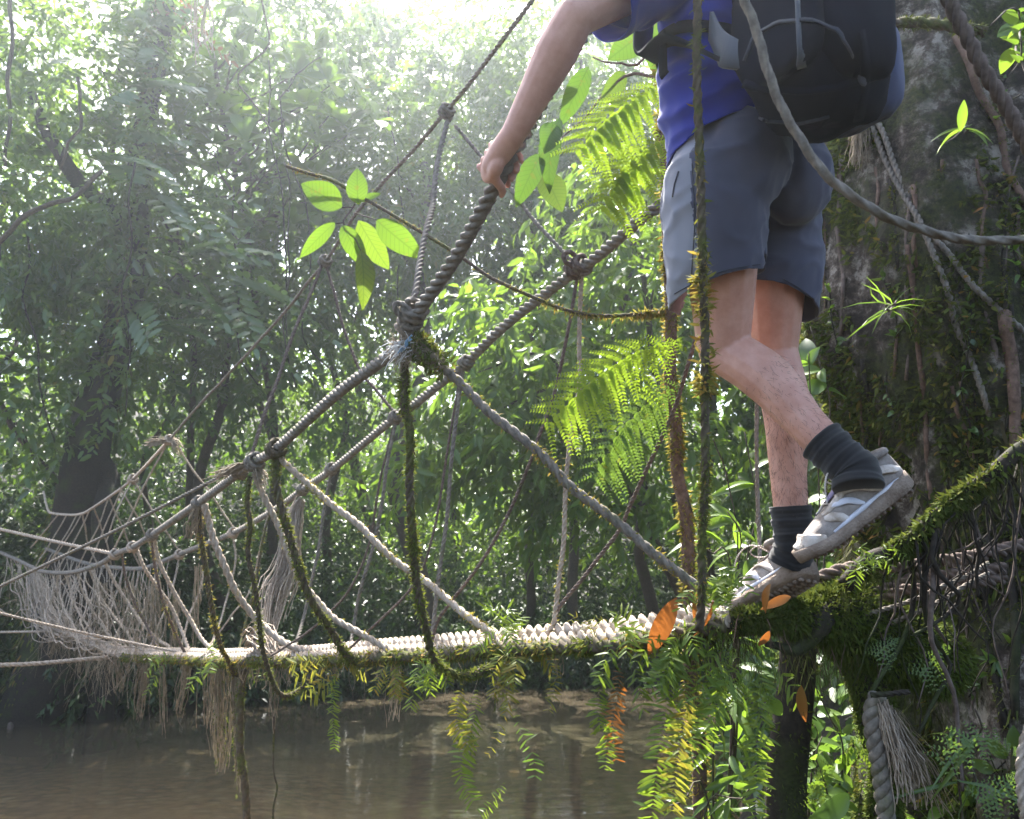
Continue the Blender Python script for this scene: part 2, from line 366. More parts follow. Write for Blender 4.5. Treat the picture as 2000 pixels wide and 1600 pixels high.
wm, nt, b, out = newmat('river water'); nt.nodes.remove(b)
fre = nt.nodes.new('ShaderNodeFresnel'); fre.inputs[0].default_value = 1.33
tr = nt.nodes.new('ShaderNodeBsdfTransparent'); tr.inputs[0].default_value = (.74, .72, .6, 1)
df = nt.nodes.new('ShaderNodeBsdfDiffuse'); df.inputs[0].default_value = (.235, .19, .125, 1)
gl = nt.nodes.new('ShaderNodeBsdfGlossy'); gl.inputs['Roughness'].default_value = .06
bp = nt.nodes.new('ShaderNodeBump'); bp.inputs['Strength'].default_value = .14; bp.inputs['Distance'].default_value = .05
h1 = tex(nt, 3.2, 3, .5, 'Object', (.55, 1.5, 1)); nt.links.new(h1, bp.inputs['Height'])
for n_ in (fre, gl): nt.links.new(bp.outputs[0], n_.inputs['Normal'])
m0 = nt.nodes.new('ShaderNodeMixShader'); m0.inputs[0].default_value = .27
nt.links.new(tr.outputs[0], m0.inputs[1]); nt.links.new(df.outputs[0], m0.inputs[2])
m1 = nt.nodes.new('ShaderNodeMixShader'); nt.links.new(fre.outputs[0], m1.inputs[0]); nt.links.new(m0.outputs[0], m1.inputs[1]); nt.links.new(gl.outputs[0], m1.inputs[2])
nt.links.new(m1.outputs[0], out.inputs[0])
wv = np.array([(-41.5, -2, 0), (41.5, -2, 0), (41.5, 20, 0), (-41.5, 20, 0)], float)
tag(link_mesh('river', wv, [(0, 1, 2, 3)], wm), 'slow brown river with faint ripples', kind='structure')

# ------------------------------------------------------------------ forest
def blob_pts(blobs, n, shell=.5):
    w = np.array([b[1][0]*b[1][1]*b[1][2] for b in blobs])**(.7); w /= w.sum()
    idx = RNG.choice(len(blobs), n, p=w)
    u = runit(n); r = RNG.uniform(shell**3, 1, n)**(1/3.)
    c = np.array([tuple(b[0]) for b in blobs])[idx]; R = np.array([b[1] for b in blobs])[idx]
    return c + u*R*r[:, None], u
def gz(x, y): return float(hgt(x, y))
def trunk(mb, base, top, r0, r1, wob=.12, ns=9, mid=None):
    pts = [base] + ([mid] if mid is not None else []) + [top]
    return tube(mb, pts, [r0*1.35, r0, (r0+r1)/2, r1], ns, .25, wob)
def limbs(mb, C, blobs, r):
    C = np.asarray(C)
    for c, R in blobs:
        c = np.array(tuple(c)); k = np.argmin(np.linalg.norm(C-(c-np.array([0, 0, .8*R[2]])), axis=1)); a = C[k]
        m = (a+c)/2+np.array([0, 0, .15*R[2]])+RNG.normal(size=3)*.12
        tube(mb, [a, m, c], [r, r*.6, r*.3], 5, .2, .03)
        for _ in range(4):
            e = c + RNG.normal(size=3)*np.array(R)*.55
            tube(mb, [m*.4+c*.6, (c+e)/2+RNG.normal(size=3)*.1, e], [r*.4, r*.25, r*.1], 4, .25, .02)
def tree(name, label, cat, base, top, r0, r1, blobs, n, T, k, twig, leaf, mode, mat, bark='bark_thin', group=None, mid=None, droop=.5, wob=.12):
    o = thing(name, label, cat, tuple(base), group)
    t = MB(); C = trunk(t, base, top, r0, r1, wob, 9, mid); limbs(t, C, blobs, max(.02, r1*.6)); t.build('trunk', M[bark], o, True)
    c = MB(); p, u = blob_pts(blobs, n); sprays(c, p, u+np.array([0, 0, -.1])+.4*RNG.normal(size=u.shape), T, k, twig, leaf, mode, droop=droop)
    c.build('crown', M[mat], o); return o
def at(px, d, dz=0.0):
    q = P(px, 1200, d); return Vector((q.x, q.y, gz(q.x, q.y)+dz))
def tops(base, px, py, d): return P(px, py, d)

# far-off wood behind: one mass
mb = MB(); n = 11500
px = RNG.uniform(-500, 2500, n); d = RNG.uniform(19, 31, n)
x = (px-1000)/FPX*d; y = d
zt = 5.5+ (y-19)*.5 + 2.2*np.sin(x*.55)+1.5*np.sin(x*1.3+1) + np.where(px < 620, 10.5, 0) + np.where(px > 960, 5.5, 0)
z = hgt(x, y) + RNG.uniform(0, 1, n)*np.maximum(zt-hgt(x, y)*.4, 2)
sprays(mb, np.stack([x, y, z], -1), runit(n)+np.array([0, -.2, 0]), L_FAR, 12, .8, .2, 'alt')
n = 4600; px = RNG.uniform(-350, 2100, n); d = RNG.uniform(15.5, 20, n); x = (px-1000)/FPX*d; y = d
z = hgt(x, y)+RNG.uniform(0, 1, n)**1.2*(4.5+1.2*np.sin(x*.9)+.8*np.sin(x*2.3))
sprays(mb, np.stack([x, y, z], -1), runit(n)+np.array([0, -.3, 0]), L_FAR, 12, .6, .18, 'alt')
tag(mb.build('forest_foliage', M['leaf_mid']), 'hazy mass of far forest foliage behind the river', kind='stuff')
# low growth on the far bank
mb = MB(); n = 9500
px = RNG.uniform(-300, 1750, n); q = np.array([tuple(G(p_, 1365)) for p_ in px]); x = q[:, 0]
dd = RNG.uniform(0, 1, n)**1.3*5.0; y = y_far(x)+.1+dd
x = x*(y/np.maximum(q[:, 1], 1)); y = np.maximum(y, y_far(x)+.1); y = np.where((px < 420) & (y < y_far(x)+1.0), y+1.0, y)
z = hgt(x, y)+RNG.uniform(0, 1, n)**1.5*(1.5+.6*dd) - .05
sprays(mb, np.stack([x, y, z], -1), runit(n)*.8+np.array([0, -.5, .3]), L_FAR, 11, .38, .13, 'alt')
n = 2600; px = RNG.uniform(330, 1750, n); q = np.array([tuple(G(p_, 1345)) for p_ in px]); x = q[:, 0]; y = y_far(x)-RNG.uniform(0, 1, n)**1.5*1.1+.15; z = RNG.uniform(.12, 1.5, n)*(.5+.5*np.clip(y-y_far(x)+1, 0, 1))
sprays(mb, np.stack([x, y, z], -1), runit(n)*.7+np.array([0, -.8, -.1]), L_FAR, 11, .4, .13, 'alt', droop=.8)
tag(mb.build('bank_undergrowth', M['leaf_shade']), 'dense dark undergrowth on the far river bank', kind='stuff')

SLIM = [  # px at the ground, d, px top, py top, r, crown centres (px, py, d, r), leaf
 (-30, 11.5, 10, -60, .06, [(0, 60, 11.5, 1.1), (-60, 330, 11.2, 1.2), (60, 470, 11, .9), (-20, 640, 11, .9)], 'leaf_mid', 'slim dark trunk at the left edge of the picture, feathery crown in the haze'),
 (115, 10.6, 40, 500, .045, [(30, 620, 10.4, .8), (90, 760, 10.2, .6), (20, 820, 10.3, .7)], 'leaf_dark', 'crooked sapling with a bent black stem, left of the great leaning trunk'),
 (295, 12.5, 300, 560, .05, [(300, 640, 12.5, 1.1), (330, 780, 12.4, .9), (270, 540, 12.4, 1.0)], 'leaf_dark', 'short sapling just right of the great leaning trunk'),
 (432, 13, 455, 330, .085, [(440, 420, 13, 1.5), (520, 560, 13, 1.3), (390, 560, 13, 1.2), (450, 700, 12.6, 1.0)], 'leaf_dark', 'straight dark trunk rising behind the frayed support rope knot'),
 (520, 14.5, 545, 200, .08, [(560, 300, 14, 1.6), (600, 480, 14, 1.4), (500, 640, 14, 1.2), (560, 820, 14, 1.0), (540, 110, 14.5, 1.5), (600, 10, 14.8, 1.3), (480, 20, 14.8, 1.4)], 'leaf_dark', 'dark trunk standing behind the mossy knot of the near handrail'),
 (655, 15.5, 640, 250, .07, [(650, 330, 15, 1.6), (700, 560, 15, 1.4), (640, 720, 15, 1.2)], 'leaf_mid', 'thin trunk between the mossy knot and the thick mossy hanging loop'),
 (705, 16, 720, 420, .10, [(730, 420, 16, 1.6), (680, 600, 15.6, 1.1), (740, 800, 15.5, 1.1), (700, 170, 16.5, 1.5), (800, 130, 17, 1.4)], 'leaf_dark', 'dark trunk seen just left of the thick mossy hanging loop'),
 (832, 14, 800, 300, .15, [(800, 300, 14, 1.4), (870, 420, 14, 1.3), (760, 480, 14, 1.2)], 'leaf_mid', 'stout black trunk right behind the looped handrail knot'),
 (905, 17, 900, 250, .07, [(930, 260, 16.5, 1.8), (860, 160, 16.5, 1.5), (960, 460, 16.5, 1.4), (900, 640, 16, 1.2)], 'leaf_mid', 'thin pale trunk under the bright gap in the canopy'),
 (1010, 14.5, 1050, 330, .07, [(1040, 420, 14.5, 1.5), (1090, 300, 14.5, 1.5), (1000, 620, 14.2, 1.2)], 'leaf_dark', 'slanting dark trunk above the middle of the foot rope'),
 (1130, 15, 1120, 100, .08, [(1120, 150, 15, 1.8), (1060, 60, 15, 1.6), (1180, 330, 15, 1.6)], 'leaf_mid', 'straight trunk whose crown fills the space behind the forearm'),
 (1245, 14, 1230, 250, .09, [(1240, 300, 14, 1.6), (1290, 520, 14, 1.5), (1200, 700, 14, 1.2)], 'leaf_dark', 'dark trunk behind the drooping bright fern fronds'),
 (1400, 14, 1390, 200, .08, [(1380, 300, 14, 1.8), (1450, 600, 14, 1.6), (1400, 850, 14, 1.4)], 'leaf_dark', 'dark tree standing behind the walker'),
 (1560, 13, 1600, 100, .09, [(1580, 300, 13, 1.8), (1640, 600, 13, 1.6), (1560, 900, 13, 1.5), (1600, 1150, 12.5, 1.2)], 'leaf_dark', 'dark tree hidden behind the mossy trunk, right of the walker'),
]
for pxb, d, pxt, pyt, r, cr, lf, lab in SLIM:
    base = at(pxb, d, -.1); top = P(pxt, pyt, d)
    blobs = [(P(a, b_, c), (R, R, R*.75)) for a, b_, c, R in cr]
    n = int(sum((80 if pxb < 720 else 115)*R*R for *_, R in cr))
    tree('forest_tree', lab, 'tree', base, top, r, r*.5, blobs, n, L_FAR if lf != 'leaf_dark' else L_LEAFLET, 12, .55, .17, 'alt', lf, 'bark_thin', 'slim trees of the far bank', wob=.22)

# great leaning trunk on the left
o = thing('leaning_tree', 'great dark mossy trunk leaning over the far left end of the bridge', 'tree', tuple(at(110, 10.2)))
mb = MB(); tr_pts = [at(85, 10.4, -.3), P(132, 1080, 10.3), P(182, 900, 10.4), P(228, 700, 10.6), P(262, 470, 11), P(290, 230, 11.3), P(310, -80, 11.6)]
tube(mb, tr_pts, [.42, .36, .28, .21, .16, .12, .09], 14, .15, .1)
tube(mb, [P(185, 880, 10.3), P(215, 940, 10.2), P(200, 1060, 9.9), at(225, 10.6, -.2)], [.14, .12, .13, .2], 9, .12, .03)
tube(mb, [P(255, 500, 11), P(150, 330, 10.6), P(40, 180, 10.4)], [.14, .1, .05], 7, .2, .06)
mb.build('trunk', M['bark_dark'], o, True)
mb = MB(); Ct = catmull(tr_pts, .03); k = RNG.integers(0, len(Ct), 5200); rad = np.interp(k/len(Ct), np.linspace(0, 1, 7), [.42, .36, .28, .21, .16, .12, .09])
u = runit(5200); u[:, 2] *= .2; u = nrm(u)
sel = u[:, 0] < .45
place(mb, L_MOSS, (Ct[k]+u*rad[:, None])[sel], (u+np.array([0, 0, -1.]))[sel], u[sel], .1, 1.3); mb.build('moss', M['moss'], o)
n = 620; k = RNG.integers(int(len(Ct)*.35), len(Ct), n); u = runit(n); mb = MB(); sprays(mb, Ct[k]+u*RNG.uniform(.1, .75, n)[:, None], u+np.array([0, -.7, -.5]), L_LEAFLET, 8, .35, .14); tag(mb.build('climber', M['leaf_mid'], o), kind='stuff')
mb = MB(); bl = [(P(50, 130, 10.9), (1.2, 1.2, .8)), (P(150, 40, 11), (1.1, 1.1, .7)), (P(120, 330, 10.6), (1.0, 1.0, .7))]
p, u = blob_pts(bl, 330); sprays(mb, p, u, L_FAR, 12, .5, .15); mb.build('crown', M['leaf_mid'], o)
mb = MB()   # hanging beards of climbing moss under its limbs
for (a, b_, c, w_, h_) in ((75, 470, 10.2, .5, 1.2), (130, 520, 10.4, .45, 1.0), (40, 560, 10.3, .5, .9), (230, 420, 10.8, .4, 1.3)):
    n = 420; c0 = np.array(tuple(P(a, b_, c))); t = RNG.uniform(0, 1, n)
    p = c0+np.stack([RNG.normal(0, w_*.5, n)*(1-.6*t), RNG.normal(0, .2, n), -t*h_+.4], -1)
    place(mb, L_LANCE, p, np.array([0, 0, -1])+.5*RNG.normal(size=(n, 3)), RNG.normal(size=(n, 3)), .16)
mb.build('climber', M['leaf_light'], o)

# tree with rosettes of large leaves
o = thing('rosette_tree', 'tree with bright rosettes of large paddle leaves, upper left of centre', 'tree', tuple(at(560, 14.2)))
mb = MB(); base = at(560, 14.2, -.1); C = tube(mb, [base, P(525, 800, 13.52), P(470, 420, 12.48), P(430, 120, 12.22)], [.09, .07, .05, .03], 8, .2, .06)
ros = [(330, 120, 11.96), (375, 150, 12.09), (410, 165, 11.96), (380, 205, 11.70), (430, 225, 11.96), (480, 130, 12.22), (340, 260, 11.70), (395, 275, 11.57), (440, 270, 11.96), (500, 260, 11.83), (350, 330, 11.83), (420, 335, 11.70), (470, 200, 12.22), (550, 220, 12.09), (590, 200, 11.96), (655, 180, 12.09), (640, 230, 12.22), (560, 300, 11.83), (500, 345, 11.96), (585, 330, 12.22), (620, 290, 11.96), (530, 400, 12.09), (680, 290, 12.22), (300, 180, 12.09), (560, 150, 12.35), (620, 110, 12.48), (510, 60, 12.48), (440, 90, 12.35), (360, 60, 12.61), (460, 400, 11.96), (700, 230, 12.48), (600, 400, 12.22), (260, 240, 12.22), (575, 460, 12.22), (665, 350, 12.48)]
pr = np.array([tuple(P(*q)) for q in ros]); pr += RNG.normal(size=pr.shape)*.07
for q in pr:
    k = np.argmin(np.linalg.norm(C-(q-np.array([0, 0, .7])), axis=1)); m = (C[k]+q)/2+np.array([0, 0, -.05])+RNG.normal(size=3)*.1
    tube(mb, [C[k], m, q], [.022, .015, .008], 5, .12, .015)
mb.build('trunk', M['bark_thin'], o, True)
mb = MB(); pr2 = np.vstack([pr, pr+RNG.normal(size=pr.shape)*.42])
sprays(mb, pr2-np.array([0, 0, .02]), np.array([0, -.55, .9])+.4*RNG.normal(size=pr2.shape), L_OBOV, 9, .04, .38, 'rosette'); mb.build('crown', M['leaf_light'], o)

# trees with long compound leaves
def compound(label, base, pts, fr, mat='leaf_gloss', extra=None):
    o = thing('compound_leaf_tree', label, 'tree', tuple(base), 'compound leaved trees of the far bank')
    mb = MB(); C = tube(mb, [base]+pts, [.09, .07, .05, .03], 8, .2, .05)
    c = MB(); pos = []; out = []
    for (a, b_, d, ox, oz) in fr:
        q = np.array(tuple(P(a, b_, d))); k = np.argmin(np.linalg.norm(C-(q-np.array([0, 0, .5])), axis=1))
        tube(mb, [C[k], (C[k]+q)/2+np.array([0, 0, .1]), q], [.02, .012, .008], 5, .15, .02)
        for j in range(3):
            pos.append(q+RNG.normal(size=3)*.1*(j > 0)); out.append(np.array([ox, -.35, oz])+(RNG.normal(size=3)*.5 if j else 0))
    pos = np.array(pos); out = np.array(out)
    sprays(c, pos, out, L_LEAFLET, 19, 1.4, .24, 'pinnate', droop=.3)
    mb.build('trunk', M['bark_thin'], o, True); c.build('crown', M[mat], o)
    if extra: extra(o)
    return o
def orange_leaves(o):
    c = MB(); p = np.array([tuple(P(262, 22, 11.52)), tuple(P(330, 40, 11.52)), tuple(P(300, 15, 11.52)), tuple(P(345, 55, 11.52))])
    sprays(c, p, np.array([[1, -.2, .0], [1, -.2, -.15], [1, -.3, .1], [.9, 0, -.3]]), L_LEAFLET, 15, .7, .2, 'pinnate', droop=.3); c.build('dying_leaf', M['orange'], o)
compound('tall tree with long feathered leaves and an orange spray at its top', at(200, 14.4), [P(215, 700, 13.20), P(210, 300, 12.00), P(240, 40, 11.76)],
  [(230, 60, 11.52, .8, .1), (180, 120, 11.40, -.8, .1), (250, 180, 11.16, .9, .1), (120, 230, 11.28, -.9, .2), (60, 250, 11.28, .8, .1), (170, 280, 11.04, .9, .1), (200, 330, 10.80, .9, -.1), (90, 320, 11.04, -.9, 0), (20, 330, 11.16, .7, .2), (240, 100, 11.52, .6, .3), (20, 200, 11.52, .6, .2)], 'leaf_gloss', orange_leaves)
compound('low tree with drooping rows of pale leaflets, left of the support rope', at(380, 14.2), [P(375, 850, 12.96), P(360, 600, 12.00), P(350, 480, 11.64)],
  [(330, 400, 11.04, .9, -.1), (270, 380, 11.04, .8, -.3), (310, 500, 10.80, .9, .1), (250, 470, 10.80, -.8, .1), (360, 510, 10.68, .9, .2), (430, 540, 10.80, .9, -.1), (330, 545, 10.68, -.9, .1), (250, 600, 10.80, .9, .1), (290, 640, 10.80, .7, .1), (400, 600, 10.92, .9, -.2), (220, 560, 10.92, -.9, 0), (180, 620, 11.04, -.7, .1)])
compound('feathered leaf tree leaning in from the left edge', at(-80, 13), [P(-40, 900, 12.60), P(-20, 600, 11.76), P(0, 480, 11.28)],
  [(20, 560, 10.80, .9, .2), (0, 600, 10.80, .9, .2), (60, 640, 10.92, .8, 0), (-20, 520, 11.04, .9, .1), (120, 570, 11.04, .8, .1), (30, 440, 11.16, .9, .1), (80, 470, 11.16, .7, -.2)])

# bush of narrow drooping leaves on the right bank bend
o = thing('lanceolate_bush', 'bright bush of narrow drooping leaves behind the two handrail ropes', 'bush', (2.35, 9.2, gz(2.35, 9.2)))
mb = MB(); base = Vector((2.35, 9.2, gz(2.35, 9.2)-.1)); C = tube(mb, [base, P(1240, 950, 8.6), P(1120, 760, 8.0), P(1000, 640, 7.8)], [.08, .06, .04, .02], 8, .2, .04)
C2 = tube(mb, [base, P(1300, 900, 8.2), P(1270, 600, 7.8), P(1240, 420, 7.8)], [.07, .05, .04, .02], 8, .2, .04)
bl = [(P(960, 640, 7.8), (.55, .5, .3)), (P(1040, 600, 7.7), (.6, .5, .35)), (P(930, 740, 8), (.6, .5, .45)), (P(1030, 760, 7.8), (.7, .6, .5)), (P(1150, 700, 7.8), (.7, .6, .5)), (P(1250, 560, 7.8), (.6, .6, .5)), (P(1230, 420, 8), (.7, .6, .6)), (P(1100, 880, 8), (.8, .6, .5)), (P(960, 880, 8.2), (.7, .6, .5)), (P(1220, 850, 8), (.8, .6, .6)), (P(850, 870, 8.2), (.45, .4, .4)), (P(1160, 1000, 8.3), (.8, .6, .4))]
limbs(mb, np.vstack([C, C2]), bl, .02); mb.build('trunk', M['bark_thin'], o, True)
mb = MB(); p, u = blob_pts(bl, 620, .2); sprays(mb, p, u*np.array([1, 1, .3])+np.array([-.3, -.2, .1]), L_LANCE, 10, .4, .19, 'alt', droop=.7); mb.build('crown', M['leaf_light'], o)

# lianas and aerial roots hanging in the far canopy
def liana(label, pts, r, mat='bark_thin', wob=.03):
    mb = MB(); tube(mb, pts, [r, r*.9, r*.8], 6, .12, wob); o = mb.build('liana', M[mat], None, True); return tag(o, label, 'liana', 'lianas hanging in the canopy')
liana('thin dark liana hanging straight down at the upper left edge', PL([(22, -60, 9.5), (20, 150, 9.5), (10, 330, 9.5)]), .025)
liana('dark liana slanting through the pale upper left leaves', PL([(160, 160, 9.4), (150, 240, 9.4), (125, 330, 9.5)]), .02)
liana('curved bare branch arching below the rosette tree on the left', PL([(0, 465, 8.8), (60, 415, 8.8), (130, 395, 8.9), (200, 330, 9)]), .03)
liana('thin liana looping above the orange spray', PL([(500, -40, 9.4), (520, 80, 9.4), (470, 160, 9.4), (540, 260, 9.3)]), .012)
mb = MB()
for k in range(13):
    a = 392+RNG.normal()*12; rr = .008
    tube(mb, PL([(a+15, -120, 9.2), (a+6+RNG.normal()*5, -20, 9.2), (a+RNG.normal()*7, 60, 9.2), (a+RNG.normal()*22, 105+RNG.normal()*18, 9.1)]), [rr, rr, rr*.7], 5, .06, .012)
tag(mb.build('aerial_roots', M['rope_pale'], None, True), 'bundle of pale pinkish aerial roots hanging at the top left', 'roots')
# fallen log at the far bank
o = thing('fallen_log', 'dead purplish branch lying along the waterline at the lower left', 'log', tuple(G(80, 1400)))
mb = MB(); tube(mb, [G(10, 1420)+Vector((-.2, .35, .3)), G(70, 1400)+Vector((0, .1, .30)), G(160, 1390)+Vector((0, .1, .30)), G(250, 1378)+Vector((0, .0, .30)), G(345, 1376)+Vector((0, .0, .28))], [.04, .055, .05, .045, .04], 9, .1, .02)
mb.build('log', M['bark_dark'], o, True)
mb = MB(); tube(mb, [G(70, 1400)+Vector((0, .08, .30)), G(40, 1400)+Vector((-.05, -.1, .2)), G(22, 1428)+Vector((0, 0, -.05))], [.045, .04, .03], 8, .08, .01); mb.build('branch', M['rope_brown'], o, True)

for lab, a, b_, d in (('thin vine hanging beside the dark trunk left of the rope knot', 470, 690, 11.5), ('thin vine hanging in front of the leaning trunk', 250, 760, 10.0), ('thin vine hanging above the left end of the net', 60, 800, 9.8), ('looping vine between the two support ropes', 590, 640, 11.8), ('vine hanging below the rosette tree', 540, 560, 11.4), ('long vine dropping from the bright gap', 775, 520, 13.0), ('vine hanging down left of the big leaf spray', 560, 700, 11.0)):
    liana(lab, PL([(a-10+RNG.normal()*15, b_-RNG.uniform(300, 480), d), (a+RNG.normal()*12, b_-160, d), (a+RNG.normal()*10, b_, d), (a+18+RNG.normal()*25, b_+RNG.uniform(40, 160), d)]), .014, 'bark_dark', .05)
# ------------------------------------------------------------------ moss, fibres
def moss_on(C, R, dens, length, mat, parent, name='moss', T=None, down=.5, lim=(0, 1), clump=True, wide=1.4):
    """tufts of small blades round the curve C"""
    C = np.asarray(C); s = np.r_[0, np.cumsum(np.linalg.norm(np.diff(C, axis=0), axis=1))]
    dens *= 2.6; length *= .62; R = np.asarray(R, float); n = max(8, int(dens*s[-1]*(lim[1]-lim[0]))); t = RNG.uniform(lim[0], lim[1], n)
    if clump:
        w = .5+.5*np.sin(t*s[-1]*9+RNG.uniform(0, 6))*np.sin(t*s[-1]*23+RNG.uniform(0, 6)); w = np.clip(w*1.7-.45, 0, 1)**1.5; t = t[RNG.uniform(0, 1, n) < .12+.88*w]; n = len(t)
    p = np.stack([np.interp(t*s[-1], s, C[:, k]) for k in range(3)], 1)
    Tn = nrm(np.stack([np.interp(np.minimum(t*s[-1]+.01, s[-1]), s, C[:, k]) for k in range(3)], 1)-p+1e-6)
    u = runit(n); u = nrm(u-Tn*np.sum(u*Tn, 1, keepdims=True))
    Rr = R if R.ndim == 0 else np.interp(t, np.linspace(0, 1, len(R)), R)[:, None]
    mb = MB(); place(mb, T or L_MOSS, p+u*Rr*.85, u+.5*RNG.normal(size=(n, 3))+np.array([0, 0, -down]), RNG.normal(size=(n, 3)), length*RNG.uniform(.4, 1.3, n), wide)
    return tag(mb.build(name, M[mat], parent), kind='stuff')
def fibre_mb(mb, starts, dirs, length, r, n=6, curl=.25, grav=1.0):
    """thin drooping threads"""
    for p, d in zip(starts, dirs):
        L = length*random.uniform(.4, 1.2); q = np.array(p, float); d = np.array(d, float); pts = [q.copy()]
        for _ in range(n):
            d = d + np.array([0, 0, -.35*grav]) + RNG.normal(size=3)*curl; d /= np.linalg.norm(d)
            q = q + d*L/n; pts.append(q.copy())
        mb.add(*sweep(np.array(pts), np.linspace(r, r*.5, n+1), 3, cap=False))
def fibres(name, starts, dirs, length, r, mat, parent, **k):
    mb = MB(); fibre_mb(mb, starts, dirs, length, r, **k); return tag(mb.build(name, M[mat], parent), kind='stuff')
def along(pts, n, lo=0, hi=1):
    C = catmull(pts, .02); return C[np.clip((RNG.uniform(lo, hi, n)*len(C)).astype(int), 0, len(C)-1)]
def fray(name, pts, n, wid, r, mat, parent):
    """a bundle of threads that follows the path and spreads by wid along it"""
    Lp = sum((Vector(tuple(pts[k+1]))-Vector(tuple(pts[k]))).length for k in range(len(pts)-1)); C = catmull(pts, min(.06, Lp/12)); t = np.linspace(0, 1, len(C)); W = np.interp(t, np.linspace(0, 1, len(wid)), wid); mb = MB()
    for _ in range(n):
        o = RNG.normal(size=3); o /= np.linalg.norm(o); a = RNG.uniform(0, .12); b = 1-.72*RNG.uniform(0, 1)**1.6
        wv = np.cumsum(RNG.normal(size=(len(C), 3))*.0035, axis=0)
        k = (t >= a*.3) & (t <= b)
        mb.add(*sweep((C+o*W[:, None]*random.uniform(.1, 1)+wv)[k], r*random.uniform(.6, 1.3), 3, cap=False))
    return tag(mb.build(name, M[mat], parent), kind='stuff')
def knot(name, c, R, r, axis, mat, parent, turns=3):
    """a rope wound round a joint with two loops"""
    a = nrm(np.array(axis, float)); u = nrm(np.cross(a, [.3, .2, 1.])); v = np.cross(a, u); mb = MB(); c = np.array(tuple(c))
    t = np.linspace(0, turns*2*np.pi, turns*9)
    w = c+a*((t/t[-1]-.5)*2*r*turns)[:, None]+R*(np.cos(t)[:, None]*u+np.sin(t)[:, None]*v)+RNG.normal(size=(len(t), 3))*r*.15
    rope(mb, list(w), r, ns=9)
    t = np.linspace(0, 2*np.pi, 12); l1 = c+u*R*.6+R*1.1*(np.cos(t)[:, None]*(a*.6+u*.6)+np.sin(t)[:, None]*(v*.7+a*.4)); rope(mb, list(l1), r, ns=9)
    return mb.build(name, M[mat], parent, True)

# ------------------------------------------------------------------ the rope bridge
BR = thing('rope_bridge', 'mossy old rope footbridge with knotted handrails and a frayed net crossing the river', 'bridge', tuple(P(800, 1280, 2.9)))
def rp(name, pts, R, mat, **k):
    mb = MB(); C = rope(mb, PL(pts), R, **k); o = mb.build(name, M[mat], BR, True); return o, C
LR = [(1420, -420, 2.25), (1300, -200, 2.0), (1180, 0, 1.9), (1075, 170, 1.84), (985, 330, 1.8), (891, 500, 1.98), (815, 612, 2.12), (790, 668, 2.18), (735, 712, 2.32), (650, 776, 2.58), (539, 877, 3.0), (497, 901, 3.15), (469, 922, 3.3), (388, 982, 3.8), (297, 1045, 4.6), (259, 1069, 5.0), (224, 1083, 5.4), (196, 1101, 5.9), (140, 1118, 6.6), (87, 1117, 7.2), (63, 1108, 7.6), (30, 1092, 8.2), (-40, 1062, 9.2)]
RR = [(1745, 42, 2.7), (1500, 262, 2.5), (1290, 400, 2.4), (1168, 500, 2.58), (1130, 526, 2.66), (1094, 552, 2.74), (986, 636, 2.95), (909, 710, 3.15), (874, 738, 3.25), (804, 794, 3.5), (772, 815, 3.65), (650, 916, 4.2), (591, 956, 4.55), (542, 992, 4.85), (455, 1041, 5.4), (350, 1083, 6.1), (308, 1101, 6.5), (273, 1111, 6.9), (217, 1108, 7.5), (160, 1098, 8.2), (90, 1072, 9.2)]
rail_l, CL = rp('handrail_rope', LR, .0185, 'rope_grey', pitch=.085, depth=.3, ns=24)
rail_r, CR = rp('handrail_rope', RR, .0195, 'rope_grey', pitch=.088, depth=.3, ns=24)
FT = [(1420, 1205, 1.93), (1300, 1232, 2.0), (1200, 1245, 2.15), (1100, 1252, 2.32), (985, 1258, 2.5), (860, 1268, 2.75), (780, 1272, 2.95), (700, 1277, 3.2), (612, 1283, 3.55), (525, 1284, 3.9), (420, 1286, 4.45), (350, 1282, 4.9), (245, 1279, 5.7), (210, 1270, 6.1), (157, 1246, 6.6), (115, 1228, 7.1), (85, 1190, 7.5), (64, 1116, 7.7)]
FT2 = [(a+4, b-20*2.1/d, d+.07) for a, b, d in FT[:14]] + [(150, 1238, 6.8)]
FT3 = [(a-6, b+13*2.1/d, d-.03) for a, b, d in FT[:13]]
foot1, CF = rp('foot_rope', FT, .0275, 'rope_pale', pitch=.12, depth=.3, ns=18)
foot2, CF2 = rp('foot_rope', FT2, .027, 'rope_pale', pitch=.12, depth=.3, ns=18)
foot3, CF3 = rp('foot_rope', FT3, .022, 'rope_moss', pitch=.11, depth=.3)
moss_on(CF3, .02, 1000, .03, 'moss', foot3, down=1.0); moss_on(CF3, .022, 260, .03, 'moss_gold', foot3, down=.6)
moss_on(CF, .023, 350, .016, 'moss_gold', foot1, down=1.2)
fibres('fibre', along(PL(FT), 260, .1, 1), RNG.normal(size=(260, 3))*.6+np.array([0, 0, -.5]), .16, .0012, 'fibre', foot3)
